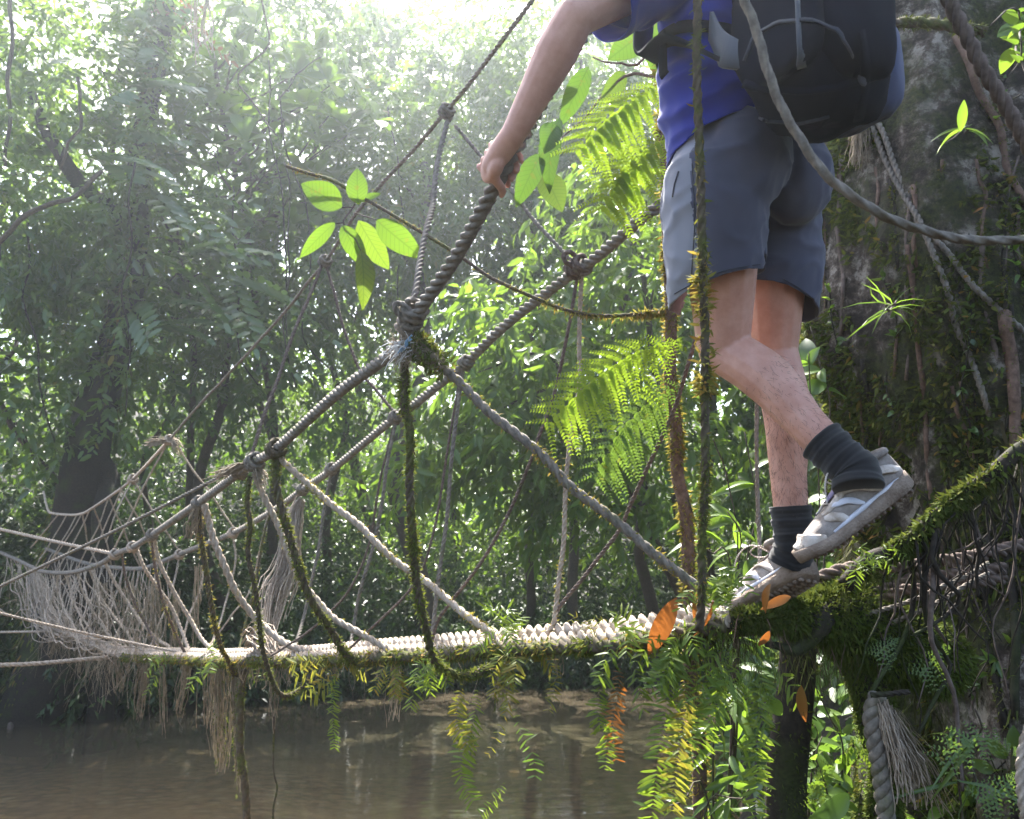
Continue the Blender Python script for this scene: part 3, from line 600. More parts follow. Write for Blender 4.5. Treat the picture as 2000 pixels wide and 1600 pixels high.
# support ropes overhead
SU = [(1180, -190, 2.3), (1040, 0, 2.6), (872, 218, 3.0), (700, 412, 3.5), (635, 510, 3.85), (520, 650, 4.4), (381, 800, 5.0), (332, 858, 5.3)]
s1, _ = rp('support_rope', SU, .0085, 'rope_grey', wob=.002)
s2, _ = rp('support_rope', [(325, 866, 5.3), (259, 936, 6.0), (213, 971, 6.5), (175, 996, 7.0), (161, 1003, 7.2), (140, 1006, 7.5), (105, 1003, 8.0), (94, 996, 8.3), (85, 960, 8.8)], .012, 'rope_pale')
guy, CG = rp('guy_rope', [(497, 899, 3.14), (413, 940, 3.3), (200, 1049, 3.7), (-60, 1174, 4.3)], .0085, 'rope_grey')
rp('guy_rope', [(224, 1082, 5.4), (100, 1056, 5.8), (-60, 1020, 6.4)], .013, 'rope_pale')
rp('guy_rope', [(-60, 1300, 5.4), (60, 1297, 5.6), (210, 1284, 5.9)], .016, 'rope_pale')
rp('guy_rope', [(-60, 1183, 4.7), (122, 1227, 4.9), (240, 1252, 5.0), (350, 1274, 4.95)], .0085, 'rope_pale')
rp('guy_rope', [(-60, 1236, 7.5), (95, 1233, 7.2)], .012, 'rope_pale')
fr_ = lambda a, b, n, wid, r, m='fibre': fray('fibre_tuft', [P(*q) for q in (a, b)], n, wid, r, m, BR)
# hangers: (points, radius, material, moss tufts per metre or 0)
H = [
 ([(874, 238, 3.0), (860, 297, 2.9), (846, 385, 2.7), (828, 472, 2.45), (815, 556, 2.25), (803, 612, 2.16)], .0105, 'rope_grey', 0),
 ([(889, 246, 3.0), (965, 332, 2.9), (1035, 420, 2.78), (1105, 497, 2.68), (1128, 520, 2.66)], .0075, 'rope_grey', 0),
 ([(628, 520, 3.84), (600, 590, 3.7), (560, 690, 3.5), (520, 800, 3.3), (492, 888, 3.17)], .0085, 'rope_brown', 0),
 ([(638, 520, 3.85), (650, 563, 3.83), (695, 706, 3.75), (734, 762, 3.7), (772, 808, 3.66)], .008, 'rope_brown', 0),
 ([(325, 868, 5.3), (280, 955, 5.35), (224, 1070, 5.4)], .0105, 'rope_pale', 0),
 ([(343, 868, 5.3), (395, 942, 5.35), (455, 1030, 5.4)], .0105, 'rope_pale', 0),
 ([(259, 936, 6.0), (232, 990, 5.8), (207, 1060, 5.75)], .009, 'rope_pale', 0),
 ([(259, 936, 6.0), (300, 1000, 6.0), (350, 1078, 6.1)], .011, 'rope_pale', 0),
 ([(235, 952, 6.2), (262, 1000, 6.25), (308, 1098, 6.5)], .010, 'rope_pale', 0),
 ([(213, 971, 6.5), (240, 1035, 6.7), (273, 1106, 6.9)], .011, 'rope_pale', 0),
 ([(238, 955, 6.2), (200, 1040, 6.2), (175, 1100, 6.2)], .009, 'rope_pale', 0),
 ([(213, 971, 6.5), (190, 1030, 6.5), (150, 1112, 6.5)], .009, 'rope_pale', 0),
 ([(183, 992, 7.0), (205, 1050, 7.3), (217, 1104, 7.5)], .012, 'rope_pale', 0),
 ([(175, 996, 7.0), (150, 1050, 7.0), (110, 1116, 7.0)], .010, 'rope_pale', 0),
 ([(161, 1003, 7.2), (172, 1060, 7.8), (190, 1102, 7.9)], .012, 'rope_pale', 0),
 ([(150, 1005, 7.4), (120, 1060, 7.3), (92, 1110, 7.3)], .010, 'rope_pale', 0),
 ([(130, 1006, 7.6), (105, 1050, 7.6), (70, 1106, 7.6)], .010, 'rope_pale', 0),
 ([(115, 1004, 7.9), (85, 1040, 8.0), (60, 1070, 8.2)], .011, 'rope_pale', 0),
 ([(160, 1003, 7.2), (130, 1055, 7.2), (85, 1112, 7.3)], .009, 'rope_pale', 0),
 # near handrail down to the foot rope
 ([(792, 705, 2.19), (790, 745, 2.17), (787, 790, 2.15), (798, 832, 2.14), (800, 885, 2.13), (800, 937, 2.13), (804, 990, 2.12), (812, 1070, 2.13), (818, 1162, 2.15), (828, 1222, 2.18), (841, 1278, 2.24), (867, 1309, 2.3), (905, 1323, 2.37), (947, 1309, 2.42), (989, 1278, 2.48)], .0125, 'rope_moss', 1500),
 ([(812, 676, 2.16), (832, 696, 2.16), (895, 745, 2.13), (951, 801, 2.1), (1017, 860, 2.07), (1070, 902, 2.05), (1112, 941, 2.03), (1168, 986, 2.0), (1245, 1056, 1.97), (1280, 1085, 1.96), (1350, 1138, 1.95), (1385, 1175, 1.95)], .0135, 'rope_grey', 420),
 ([(541, 890, 3.0), (539, 947, 2.98), (560, 1024, 2.97), (588, 1115, 2.97), (616, 1185, 3.0), (661, 1262, 3.08), (700, 1292, 3.12), (745, 1292, 3.05), (790, 1276, 2.95)], .0155, 'rope_moss', 1500),
 ([(548, 896, 3.0), (609, 954, 2.95), (686, 1013, 2.88), (734, 1057, 2.83), (804, 1117, 2.75), (874, 1173, 2.66), (930, 1215, 2.58), (982, 1253, 2.5)], .0135, 'rope_pale', 380),
 ([(497, 925, 3.16), (518, 978, 3.15), (546, 1038, 3.14), (560, 1073, 3.13), (588, 1136, 3.12), (630, 1181, 3.1), (665, 1213, 3.07), (737, 1257, 3.02), (780, 1271, 2.96)], .0135, 'rope_pale', 120),
 ([(488, 930, 3.16), (483, 982, 3.15), (490, 1027, 3.15), (486, 1080, 3.15), (497, 1150, 3.16), (504, 1209, 3.18), (511, 1265, 3.2), (528, 1318, 3.25), (546, 1353, 3.3), (567, 1358, 3.36), (595, 1339, 3.45), (623, 1290, 3.5)], .011, 'rope_moss', 750),
 ([(399, 985, 3.75), (413, 1038, 3.75), (430, 1087, 3.75), (455, 1150, 3.76), (490, 1195, 3.78), (511, 1220, 3.78), (546, 1248, 3.75), (595, 1269, 3.65), (640, 1280, 3.5)], .0175, 'rope_pale', 60),
 ([(388, 985, 3.8), (395, 1062, 3.8), (402, 1132, 3.82), (413, 1185, 3.85), (430, 1255, 3.95), (444, 1290, 4.1), (458, 1318, 4.2), (478, 1312, 4.2)], .014, 'rope_moss', 420),
 ([(301, 1050, 4.6), (311, 1097, 4.62), (332, 1143, 4.65), (353, 1185, 4.66), (378, 1220, 4.66), (402, 1255, 4.6), (427, 1284, 4.45)], .019, 'rope_pale', 50),
 ([(297, 1048, 4.6), (303, 1110, 4.65), (322, 1190, 4.7), (345, 1240, 4.8), (365, 1284, 4.85)], .014, 'rope_brown', 250),
 ([(266, 1069, 5.0), (280, 1104, 5.0), (304, 1143, 5.05), (336, 1188, 5.1), (353, 1230, 5.05), (372, 1268, 4.9), (400, 1284, 4.6)], .018, 'rope_pale', 0),
 ([(206, 1100, 5.8), (224, 1136, 5.8), (245, 1171, 5.8), (266, 1202, 5.75), (297, 1237, 5.6), (332, 1265, 5.3), (367, 1280, 4.9)], .018, 'rope_pale', 0),
 ([(238, 1080, 5.3), (246, 1130, 5.35), (262, 1175, 5.4), (290, 1230, 5.4), (318, 1278, 5.2)], .014, 'rope_brown', 120),
 ([(175, 1112, 6.2), (203, 1178, 6.2), (238, 1223, 6.1), (270, 1262, 5.8), (300, 1282, 5.4)], .017, 'rope_pale', 0),
 ([(150, 1116, 6.5), (165, 1165, 6.5), (195, 1215, 6.4), (235, 1268, 5.9)], .015, 'rope_pale', 0),
 ([(130, 1118, 6.7), (140, 1165, 6.7), (160, 1205, 6.6), (200, 1262, 6.2)], .015, 'rope_pale', 0),
 ([(112, 1118, 6.9), (115, 1160, 6.9), (130, 1200, 6.8), (160, 1246, 6.6)], .014, 'rope_pale', 0),
 # far handrail down to the foot rope
 ([(1136, 540, 2.67), (1133, 605, 2.66), (1130, 682, 2.64), (1130, 745, 2.62), (1119, 832, 2.58), (1108, 937, 2.54), (1101, 1056, 2.48), (1091, 1127, 2.45), (1084, 1197, 2.42), (1079, 1222, 2.41), (1060, 1246, 2.4)], .0082, 'rope_pale', 150),
 ([(1128, 540, 2.67), (1110, 640, 2.66), (1080, 773, 2.66), (1052, 860, 2.66), (1042, 895, 2.66), (965, 1056, 2.7), (881, 1176, 2.76), (856, 1212, 2.78), (843, 1255, 2.8)], .0065, 'rope_brown', 0),
 ([(1365, 640, 2.2), (1346, 706, 2.22), (1311, 808, 2.26), (1238, 972, 2.33), (1210, 1040, 2.36), (1150, 1115, 2.4), (1094, 1183, 2.42), (1083, 1215, 2.42)], .0065, 'rope_brown', 0),
 ([(905, 717, 3.15), (895, 797, 3.12), (888, 850, 3.1), (877, 937, 3.06), (867, 1056, 3.0), (856, 1145, 2.95), (846, 1225, 2.9), (840, 1262, 2.85)], .0085, 'rope_grey', 0),
 ([(901, 720, 3.15), (885, 820, 3.14), (862, 950, 3.13), (842, 1056, 3.12), (825, 1115, 3.12), (790, 1165, 3.12), (745, 1210, 3.12), (700, 1250, 3.12), (668, 1280, 3.2)], .0055, 'rope_brown', 0),
 ([(772, 829, 3.64), (758, 902, 3.6), (748, 972, 3.57), (730, 1056, 3.52), (706, 1145, 3.47), (692, 1218, 3.43), (684, 1272, 3.3)], .0085, 'rope_grey', 0),
 ([(768, 835, 3.64), (745, 930, 3.62), (720, 1061, 3.6), (685, 1145, 3.58), (653, 1190, 3.58), (600, 1235, 3.6), (560, 1262, 3.65), (530, 1280, 3.8)], .006, 'rope_brown', 0),
 ([(647, 921, 4.2), (640, 960, 4.2), (633, 996, 4.18), (616, 1097, 4.1), (595, 1202, 4.0), (577, 1262, 3.8)], .0095, 'rope_grey', 0),
 ([(560, 985, 4.75), (525, 1013, 4.9), (504, 1115, 4.8), (483, 1202, 4.6), (466, 1275, 4.3)], .0115, 'rope_moss', 160),
 ([(525, 1000, 4.95), (490, 1143, 4.9), (455, 1200, 4.85), (425, 1240, 4.8), (395, 1280, 4.6)], .0085, 'rope_pale', 0),
 ([(455, 1045, 5.4), (460, 1100, 5.35), (440, 1180, 5.2), (420, 1240, 4.9), (412, 1280, 4.6)], .0115, 'rope_pale', 80),
 ([(400, 1068, 5.7), (395, 1130, 5.65), (372, 1200, 5.4), (350, 1276, 5.0)], .0125, 'rope_pale', 0),
 ([(350, 1088, 6.1), (340, 1140, 6.0), (318, 1200, 5.8), (290, 1276, 5.4)], .013, 'rope_pale', 0),
 ([(308, 1104, 6.5), (296, 1150, 6.4), (275, 1205, 6.2), (250, 1272, 5.8)], .013, 'rope_pale', 0),
 ([(273, 1114, 6.9), (262, 1155, 6.8), (243, 1205, 6.5), (215, 1265, 6.2)], .013, 'rope_pale', 0),
 ([(240, 1112, 7.2), (228, 1160, 7.1), (205, 1210, 6.8), (180, 1255, 6.5)], .013, 'rope_pale', 0),
 ([(200, 1106, 7.7), (188, 1150, 7.5), (168, 1200, 7.1), (140, 1238, 6.9)], .013, 'rope_pale', 0),
]
for pts, R, mat, ms in H:
    if pts[len(pts)//2][2] > 4.2: R = R*.66
    o, C = rp('suspender_rope', pts, R, mat, wob=.004 if R < .012 else .006)
    if ms: moss_on(C, R, ms, .02 if R < .014 else .022, 'moss_gold' if ms < 500 else 'moss', o, down=.25)
# netting at the far end
for k in range(76):
    t = k/75; a = np.interp(t, [0, 1], [90, 470]); 
    i1 = int(np.interp(t, [0, 1], [len(CL)*.91, len(CL)*.62])); i2 = int(np.interp(t+RNG.uniform(-.06, .06), [0, 1], [len(CF)*.965, len(CF)*.56]))
    src = CL if k % 2 else CR[int(len(CR)*.55):]
    if src is CL: A = CL[i1]
    else: A = src[int(np.clip((1-t*.85)*len(src)*.93, 0, len(src)-1))]
    B = CF[np.clip(i2, 0, len(CF)-1)]
    B = B+RNG.normal(size=3)*.05; m = (A+B)/2+np.array([RNG.normal()*.08, RNG.normal()*.05, -.12-abs(RNG.normal())*.1])
    mb = MB(); rope(mb, [A, m, B], .003+.0028*random.random(), wob=.025, ns=7); mb.build('net_rope', M['rope_pale'], BR, True)
n = 280; i0 = RNG.integers(int(len(CL)*.55), int(len(CL)*.96), n); st = CL[i0]*(1-(w_ := RNG.uniform(0, 1, n)**.8)[:, None])+CF[np.clip((len(CF)*(.5+.48*(i0/len(CL)-.55)/.41)).astype(int), 0, len(CF)-1)]*w_[:, None]
fibres('fibre', st+RNG.normal(size=st.shape)*.06, RNG.normal(size=st.shape)*.5+np.array([0, 0, -1]), .45, .0019, 'fibre', BR, curl=.3)
# knots
kn = lambda a, R, r, ax, m, **q: knot('knot', P(*a), R, r, ax, m, BR, **q)
kn((805, 620, 2.14), .026, .010, P(815, 612, 2.12)-P(790, 668, 2.18), 'rope_grey', turns=4)
mb = MB(); rope(mb, PL([(803, 640, 2.13), (785, 622, 2.12), (771, 600, 2.11), (780, 592, 2.11), (797, 603, 2.11), (808, 622, 2.12)]), .0085); mb.build('rope_loop', M['rope_grey'], BR, True)
kn((1128, 522, 2.65), .027, .0095, P(1094, 552, 2.74)-P(1168, 500, 2.58), 'rope_brown', turns=4)
mb = MB(); rope(mb, PL([(1125, 520, 2.63), (1105, 512, 2.62), (1102, 497, 2.62), (1115, 493, 2.62), (1128, 505, 2.63)]), .009)
rope(mb, PL([(1130, 530, 2.63), (1145, 535, 2.62), (1155, 522, 2.62), (1148, 506, 2.62)]), .009); mb.build('rope_loop', M['rope_brown'], BR, True)
for a in ((909, 709, 3.14), (772, 815, 3.64), (647, 916, 4.2), (591, 956, 4.55), (388, 982, 3.79), (297, 1045, 4.59), (259, 1069, 5), (224, 1083, 5.39), (539, 877, 2.99), (497, 903, 3.14), (469, 922, 3.29), (872, 218, 3.0), (635, 510, 3.85), (331, 860, 5.3), (259, 936, 6.0), (455, 1041, 5.4), (350, 1083, 6.1)):
    big = a[2] < 3.4 and a[0] in (539, 497)
    kn(a, .03 if big else .017+.002*a[2], .009 if big else .0055+.0007*a[2], (-.6, .8, -.3), 'rope_moss' if a[0] == 539 else 'rope_grey' if a[2] < 5 else 'rope_pale')
# frayed ends, wraps and bands
mb = MB(); c = P(795, 676, 2.15)
st = [np.array(tuple(c))+RNG.normal(size=3)*.014 for _ in range(330)]
fibre_mb(mb, st, RNG.normal(size=(330, 3))*.8+np.array([0, -.2, -.35]), .075, .0011, 6, .5, .5)
mb.build('frayed_wrap', M['fibre'], BR)
mb = MB(); fibre_mb(mb, [np.array(tuple(P(790, 680, 2.13)))+RNG.normal(size=3)*.012 for _ in range(60)], np.array([-1, -.3, -.15])+RNG.normal(size=(60, 3))*.4, .06, .0016, 6, .3, .4); mb.build('frayed_strap', M['fibre_white'], BR)
mb = MB(); fibre_mb(mb, [np.array(tuple(P(798, 664, 2.125)))+RNG.normal(size=3)*.006 for _ in range(9)], np.array([-.5, -.3, -.6])+RNG.normal(size=(9, 3))*.15, .035, .003, 5, .15, .5); mb.build('blue_strap', M['strap_blue'], BR)
o = fr_((810, 672, 2.15), (870, 720, 2.13), 120, [.02, .03, .012], .0012)
moss_on(catmull(PL([(805, 668, 2.15), (875, 725, 2.13)]), .01), .03, 5000, .035, 'moss', o)
fr_((331, 858, 5.28), (281, 869, 5.25), 60, [.004, .02, .035], .003)
fr_((335, 858, 5.28), (352, 884, 5.25), 50, [.01, .04, .04], .003)
fr_((480, 905, 3.12), (413, 934, 3.2), 70, [.006, .012, .03], .002)
fr_((500, 918, 3.13), (512, 950, 3.1), 60, [.012, .03, .02], .0015)
fr_((388, 985, 3.78), (370, 1060, 3.8), 45, [.01, .04, .015], .0018)
o = fray('fibre_band', PL([(595, 962, 4.55), (578, 996, 4.55), (570, 1045, 4.5), (560, 1115, 4.45), (540, 1160, 4.35), (520, 1255, 4.1)]), 190, [.02, .05, .07, .11, .09, .06], .0028, 'rope_pale', BR)
o = fray('fibre_band', PL([(63, 1110, 7.65), (75, 1150, 7.55), (90, 1190, 7.45), (105, 1225, 7.2), (140, 1242, 6.8)]), 110, [.05, .13, .18, .16, .08], .0036, 'rope_pale', BR)
fray('fibre_band', PL([(480, 1262, 4.1), (505, 1240, 4.05), (540, 1278, 3.8)]), 90, [.05, .09, .03], .003, 'rope_pale', BR)
# hanging root beards under the foot rope
for a, b_, n, wid in (((230, 1282, 5.8), (225, 1360, 5.8), 30, .1), ((285, 1285, 5.4), (270, 1420, 5.4), 40, .06), ((318, 1285, 5.1), (320, 1450, 5.1), 10, .02), ((370, 1285, 4.8), (345, 1400, 4.8), 22, .05), ((432, 1290, 4.4), (432, 1515, 4.4), 60, .07), ((455, 1300, 4.2), (470, 1560, 4.2), 34, .04), ((536, 1290, 3.85), (538, 1440, 3.85), 14, .03), ((775, 1280, 2.95), (770, 1420, 2.95), 22, .02), ((560, 1285, 3.75), (565, 1340, 3.75), 14, .06), ((410, 1288, 4.5), (405, 1430, 4.5), 30, .05), ((110, 1235, 7.0), (100, 1285, 7), 30, .1), ((170, 1255, 6.5), (165, 1320, 6.5), 40, .25), ((500, 1290, 4.1), (495, 1345, 4.1), 26, .1), ((1090, 1262, 2.35), (1085, 1330, 2.35), 12, .015), ((655, 1290, 3.4), (655, 1330, 3.4), 12, .05), ((985, 1275, 2.48), (975, 1380, 2.48), 30, .03), ((340, 1150, 5.3), (335, 1290, 5.2), 26, .06), ((255, 1130, 6), (262, 1280, 5.9), 30, .09), ((200, 1130, 6.4), (205, 1260, 6.4), 30, .08), ((300, 1130, 5.6), (310, 1290, 5.5), 30, .08), ((385, 1090, 5.1), (380, 1290, 4.9), 18, .04)):
    c = P(*[(a[k]+b_[k])/2 for k in range(3)]); o = fr_(a, b_, n, [wid*.8, wid*1.15, wid, wid*.45], .00042*a[2])
    if a[0] in (432, 455, 985): moss_on(catmull(PL([a, b_]), .02), wid*.5, 300, .03, 'moss', o, down=1.5)
# thick dark mossy root below the bridge and thin hanging stem
o, C = rp('hanging_root', [(478, 1305, 4.15), (470, 1350, 4.15), (468, 1430, 4.15), (470, 1480, 4.15), (478, 1530, 4.15), (482, 1600, 4.15)], .022, 'rope_moss', lobes=2)
moss_on(C, .02, 900, .022, 'moss', o, lim=(0, .7))
rp('hanging_root', [(535, 1400, 3.85), (534, 1500, 3.85), (541, 1540, 3.85), (534, 1580, 3.85), (533, 1640, 3.85)], .005, 'rope_moss', lobes=2)
# trees the far ends are tied to: out of the frame at the left
for nm, lab, bx, by, tp in (('anchor_tree', 'mossy trunk beyond the left edge that holds the far end of the bridge', -90, 9.4, P(-60, 300, 9.4)),):
    tree(nm, lab, 'tree', at(bx, by, -.1), tp, .2, .12, [(P(-120, 420, 9.4), (1.0, 1, .8))], 60, L_FAR, 12, .5, .16, 'alt', 'leaf_dark', 'bark_dark')
M['fern_lit'] = leafmat('fresh thin fern', [(0, (.10, .17, .012)), (1, (.14, .21, .02))], (.42, .6, .03), .6, .45, .3)
# ------------------------------------------------------------------ the big mossy tree on the right
BT = thing('mossy_tree', 'huge moss covered trunk filling the right side of the picture', 'tree', (1.9, 3.0, gz(1.9, 3.0)))
axis = [(2.05, 2.95, -.1), (2.0, 2.97, .8), (1.88, 2.98, 1.6), (1.78, 3.0, 2.3), (1.72, 3.02, 3.0), (1.7, 3.1, 4.5), (1.6, 3.3, 7.5), (1.4, 3.6, 11)]
C = catmull(axis, .03); s = np.linspace(0, 1, len(C)); T_, N_, B_ = frames(C)
rad = np.interp(C[:, 2], [0, .6, 1.2, 2, 3, 5, 8, 11], [.95, .8, .68, .6, .56, .5, .4, .25])
ns = 150; th = np.linspace(0, 2*np.pi, ns, endpoint=False)
def bark(ci, a): 
    z = C[ci, 2]; q = Vector((math.cos(a)*1.6, math.sin(a)*1.6, z*.9)); f = Vector((math.cos(a)*5, math.sin(a)*5, z*2.2)); g = Vector((math.cos(a)*14, math.sin(a)*14, z*7))
    fl = .10*math.sin(3*a+.5*z+.7)+.06*math.sin(7*a-.8*z)
    return 1+fl*max(.35, 1.2-.35*z)+.11*noise.noise(q)+.075*noise.noise(f)+.04*noise.noise(g)+.02*noise.noise(g*2.3)
K = np.array([[bark(ci, a) for a in th] for ci in range(len(C))]) if False else None
rows = [k for k in range(len(C)) if C[k, 2] < 5 or k % 6 == 0]
Cq = C[rows]; R2 = np.array([[rad[k]*bark(k, a) for a in th] for k in rows])
Vt = Cq[:, None]+R2[..., None]*(np.cos(th)[None, :, None]*np.array([1., 0, 0])+np.sin(th)[None, :, None]*np.array([0, 1., 0]))
n = len(rows); i = np.arange(n-1)[:, None]*ns; j = np.arange(ns)[None]; j2 = (j+1) % ns
F = np.stack([i+j, i+j2, i+ns+j2, i+ns+j], -1).reshape(-1, 4)
tm, nt, b, out = newmat('lichen bark')
base = ramp(nt, tex(nt, 11, 9, .72), [(.3, (.010, .007, .005)), (.45, (.045, .032, .022)), (.53, (.15, .12, .095)), (.59, (.42, .37, .31))])
mo = ramp(nt, tex(nt, 55, 6, .7), [(.35, (.012, .015, .004)), (.65, (.075, .085, .018))])
kk = ramp(nt, tex(nt, 3.1, 6, .65), [(.44, (0, 0, 0)), (.56, (1, 1, 1))])
nt.links.new(mixc(nt, kk, base, mo), b.inputs['Base Color']); b.inputs['Roughness'].default_value = .8; b.inputs['Specular IOR Level'].default_value = .3
bump(nt, b, tex(nt, 30, 9, .75), 1.0, .05)
link_mesh('trunk', Vt.reshape(-1, 3), {4: F}, tm, BT, True)
def on_trunk(px, py):
    """point of the trunk surface seen at this pixel, and its outward normal"""
    o_ = np.array([0, 0, CAMZ]); d_ = np.array(tuple(P(px, py, 1)))-o_; best = None
    for t in np.arange(1.6, 3.4, .02):
        q = o_+d_*t; k = int(np.argmin(np.abs(Cq[:, 2]-q[2]))); v = q[:2]-Cq[k, :2]; a = math.atan2(v[1], v[0]) % (2*np.pi)
        if np.hypot(*v) < R2[k, int(a/(2*np.pi)*ns) % ns]: best = (q, np.array([math.cos(a), math.sin(a), 0])); break
    if best is None: q = o_+d_*2.6; v = q-np.array([1.85, 3, q[2]]); best = (q, nrm(v))
    return best
# moss cushions: dense small blades where a noise says so
def trunk_moss(n, T, size, mat, thr, seed, zr, down, wide=1.5):
    k = RNG.integers(0, len(rows), n*4); a = RNG.integers(0, ns, n*4)
    p = Vt[k, a]+RNG.normal(size=(n*4, 3))*.008
    nr = np.stack([np.cos(th[a]), np.sin(th[a]), 0*a], -1)
    ok = (p[:, 2] > zr[0]) & (p[:, 2] < zr[1]) & ((nr[:, 1] < .35) | (nr[:, 0] < -.5))
    p, nr = p[ok], nr[ok]
    f = np.array([noise.noise(Vector(q)*3.3+Vector((seed, 0, 0)))+.55*noise.noise(Vector(q)*10) for q in p])
    sel = f > thr; p, nr = p[sel][:n], nr[sel][:n]; m = len(p)
    mb = MB(); place(mb, T, p, nr+np.array([0, 0, -down])+.6*RNG.normal(size=(m, 3)), RNG.normal(size=(m, 3)), size*RNG.uniform(.5, 1.4, m), wide); return mb
trunk_moss(44000, L_MOSS, .03, 'moss', .14, 0, (.2, 3.3), .7).build('moss', M['moss_dark'], BT)['kind'] = 'stuff'
trunk_moss(30000, L_MOSS, .03, 'moss', .06, 0, (.6, 3.3), .7).build('moss', M['moss'], BT)['kind'] = 'stuff'
q = trunk_moss(2600, L_MOSS, .09, 'moss', -.3, 3, (0, 2.2), 2.5, .5); q.build('root_hair', M['moss_brown'], BT)['kind'] = 'stuff'
# roots clinging to the trunk
def cling(px_list, r, mat='bark_red', moss=0):
    pts = []; L_ = np.array(px_list, float); k_ = np.linspace(0, len(L_)-1, len(L_)*4)
    for x_, y_ in zip(np.interp(k_, range(len(L_)), L_[:, 0]), np.interp(k_, range(len(L_)), L_[:, 1])): q, nn = on_trunk(x_, y_); pts.append(q+nn*r*1.1)
    mb = MB(); Cc = tube(mb, pts, [r, r*.9, r*.8], 7, .04, .004); o = mb.build('root', M[mat], BT, True)
    if moss: moss_on(Cc, r, moss, .02, 'moss', o)
cling([(1712, 330), (1716, 420), (1722, 540)], .007)
cling([(1775, 480), (1795, 640), (1808, 780), (1815, 940), (1825, 1010)], .010)
cling([(1868, 75), (1905, 180), (1950, 260), (1972, 350), (1998, 400)], .014, moss=300)
cling([(1960, 620), (1975, 720), (1985, 900)], .02, moss=600)
cling([(1690, 700), (1700, 800), (1695, 900)], .008, 'bark_dark', 300)
cling([(1870, 1080), (1890, 1180), (1905, 1330), (1895, 1420)], .007, 'rope_brown')
cling([(1965, 1020), (1980, 1200), (1990, 1400), (1985, 1600)], .014, 'bark_dark', 200)
cling([(1930, 1050), (1925, 1150), (1940, 1300), (1970, 1420)], .016, 'bark_dark', 900)
for _ in range(22):
    a = RNG.uniform(1640, 1995); y0 = RNG.uniform(280, 800); L = RNG.uniform(150, 420); dx = RNG.normal()*25
    cling([(a, y0), (a+dx*.5+RNG.normal()*8, y0+L*.33), (a+dx+RNG.normal()*8, y0+L*.66), (a+dx*1.3, y0+L)], RNG.uniform(.004, .009), random.choice(['bark_red', 'bark_dark', 'rope_brown']), random.choice([0, 300, 700]))
# its crown high above the frame
blC = [((2.2, 3.0, 10.2), (2.0, 2.0, 1.0)), ((3.4, 3.4, 9.2), (2.2, 2.4, 1.1)), ((3.4, 5.4, 10.5), (2.4, 2.2, 1.2)), ((4.4, 5.0, 9.5), (2.2, 2.2, 1.0)), ((4.2, 1.8, 9.5), (2.0, 2.0, 1.0)), ((5.5, 3.2, 8.6), (2.2, 2.4, 1.2))]
mb = MB(); limbs(mb, C, blC, .12); mb.build('limb', M['bark_dark'], BT, True)
mb = MB(); p, u = blob_pts(blC, 1700, .2); sprays(mb, p, u, L_FAR, 12, .6, .2); mb.build('crown', M['leaf_mid'], BT)

# ------------------------------------------------------------------ the forest on the near bank, round and behind the camera
def near_tree(x, y, h, r, R, lab):
    base = Vector((x, y, gz(x, y)-.1)); top = Vector((x+RNG.normal()*.4, y+RNG.normal()*.4, h))
    bl = [((x+RNG.normal()*R*.5, y+RNG.normal()*R*.5, h*q), (R, R, R*.6)) for q in (.95, .8, .65, .5, .35)]
    tree('near_bank_tree', lab, 'tree', base, top, r, r*.5, bl, int(200*R), L_FAR, 12, .7, .22, 'alt', 'leaf_mid', 'bark_thin', 'trees of the near bank')
for x, y, h, r, R, lab in ((4.6, 4.2, 9, .16, 1.9, 'tree just beyond the right edge, beside the mossy trunk'), (7.5, 8.5, 10, .2, 2.6, 'large tree on the right bank beyond the bend'), (5.5, 11.5, 11, .2, 2.6, 'tall tree on the point of the right bank'), (3.9, 7.6, 6.5, .1, 1.5, 'small tree in the shade behind the mossy trunk')):
    near_tree(x, y, h, r, R, lab)
# dark low growth on the right bank
mb = MB(); n = 2300; x = RNG.uniform(.9, 7.5, n); y = RNG.uniform(2.8, 11, n); ok = (y < y_near(x)-.1) & (np.hypot(x-2, y-3) > .8); x, y = x[ok], y[ok]; n = len(x)
z = hgt(x, y)+RNG.uniform(0, 1, n)**1.3*(.35+.12*y)
sprays(mb, np.stack([x, y, z], -1), runit(n)+np.array([-.2, -.5, .3]), L_LEAFLET, 10, .3, .11); tag(mb.build('right_bank_undergrowth', M['leaf_dark']), 'dark leafy undergrowth on the right bank below the bridge end', kind='stuff')

# ------------------------------------------------------------------ sapling, posts and ropes near the walker
def stand(name, label, cat, pts, radii, mat, moss=0, ml=.02, mm='moss_gold', wob=.004, ns=10, mlim=(0, 1), part='stem'):
    o = thing(name, label, cat, tuple(pts[-1])); mb = MB(); Cc = tube(mb, pts, radii, ns, .03, wob); s_ = mb.build(part, M[mat], o, True)
    if moss: moss_on(Cc, np.mean(radii), moss, ml, mm, o, lim=mlim)
    return o, Cc
sapling, CSA = stand('sapling', 'thin reddish sapling ringed with golden moss, left of the walker', 'tree', PL([(1290, 120, 2.5), (1300, 400, 2.48), (1309, 600, 2.46), (1306, 745, 2.45), (1316, 830, 2.45), (1320, 930, 2.45), (1336, 1000, 2.44), (1346, 1150, 2.43), (1352, 1337, 2.42), (1366, 1442, 2.42), (1370, 1640, 2.42)])+[Vector((P(1372, 1640, 2.42).x, 2.75, gz(.6, 2.75)-.1))], [.012, .016, .019, .02, .021, .022, .022], 'bark_red', 1500, .03, part='trunk')
stand('tree_post', 'black wet stump standing in the shade under the bridge end', 'stump', PL([(1555, 1235, 2.35), (1550, 1330, 2.35), (1540, 1450, 2.35), (1535, 1640, 2.35)])+[Vector((P(1530, 1640, 2.35).x, 2.6, .0))], [.05, .058, .062, .07], 'bark_dark', 900, .03, 'moss_dark', .006, 14, part='trunk')
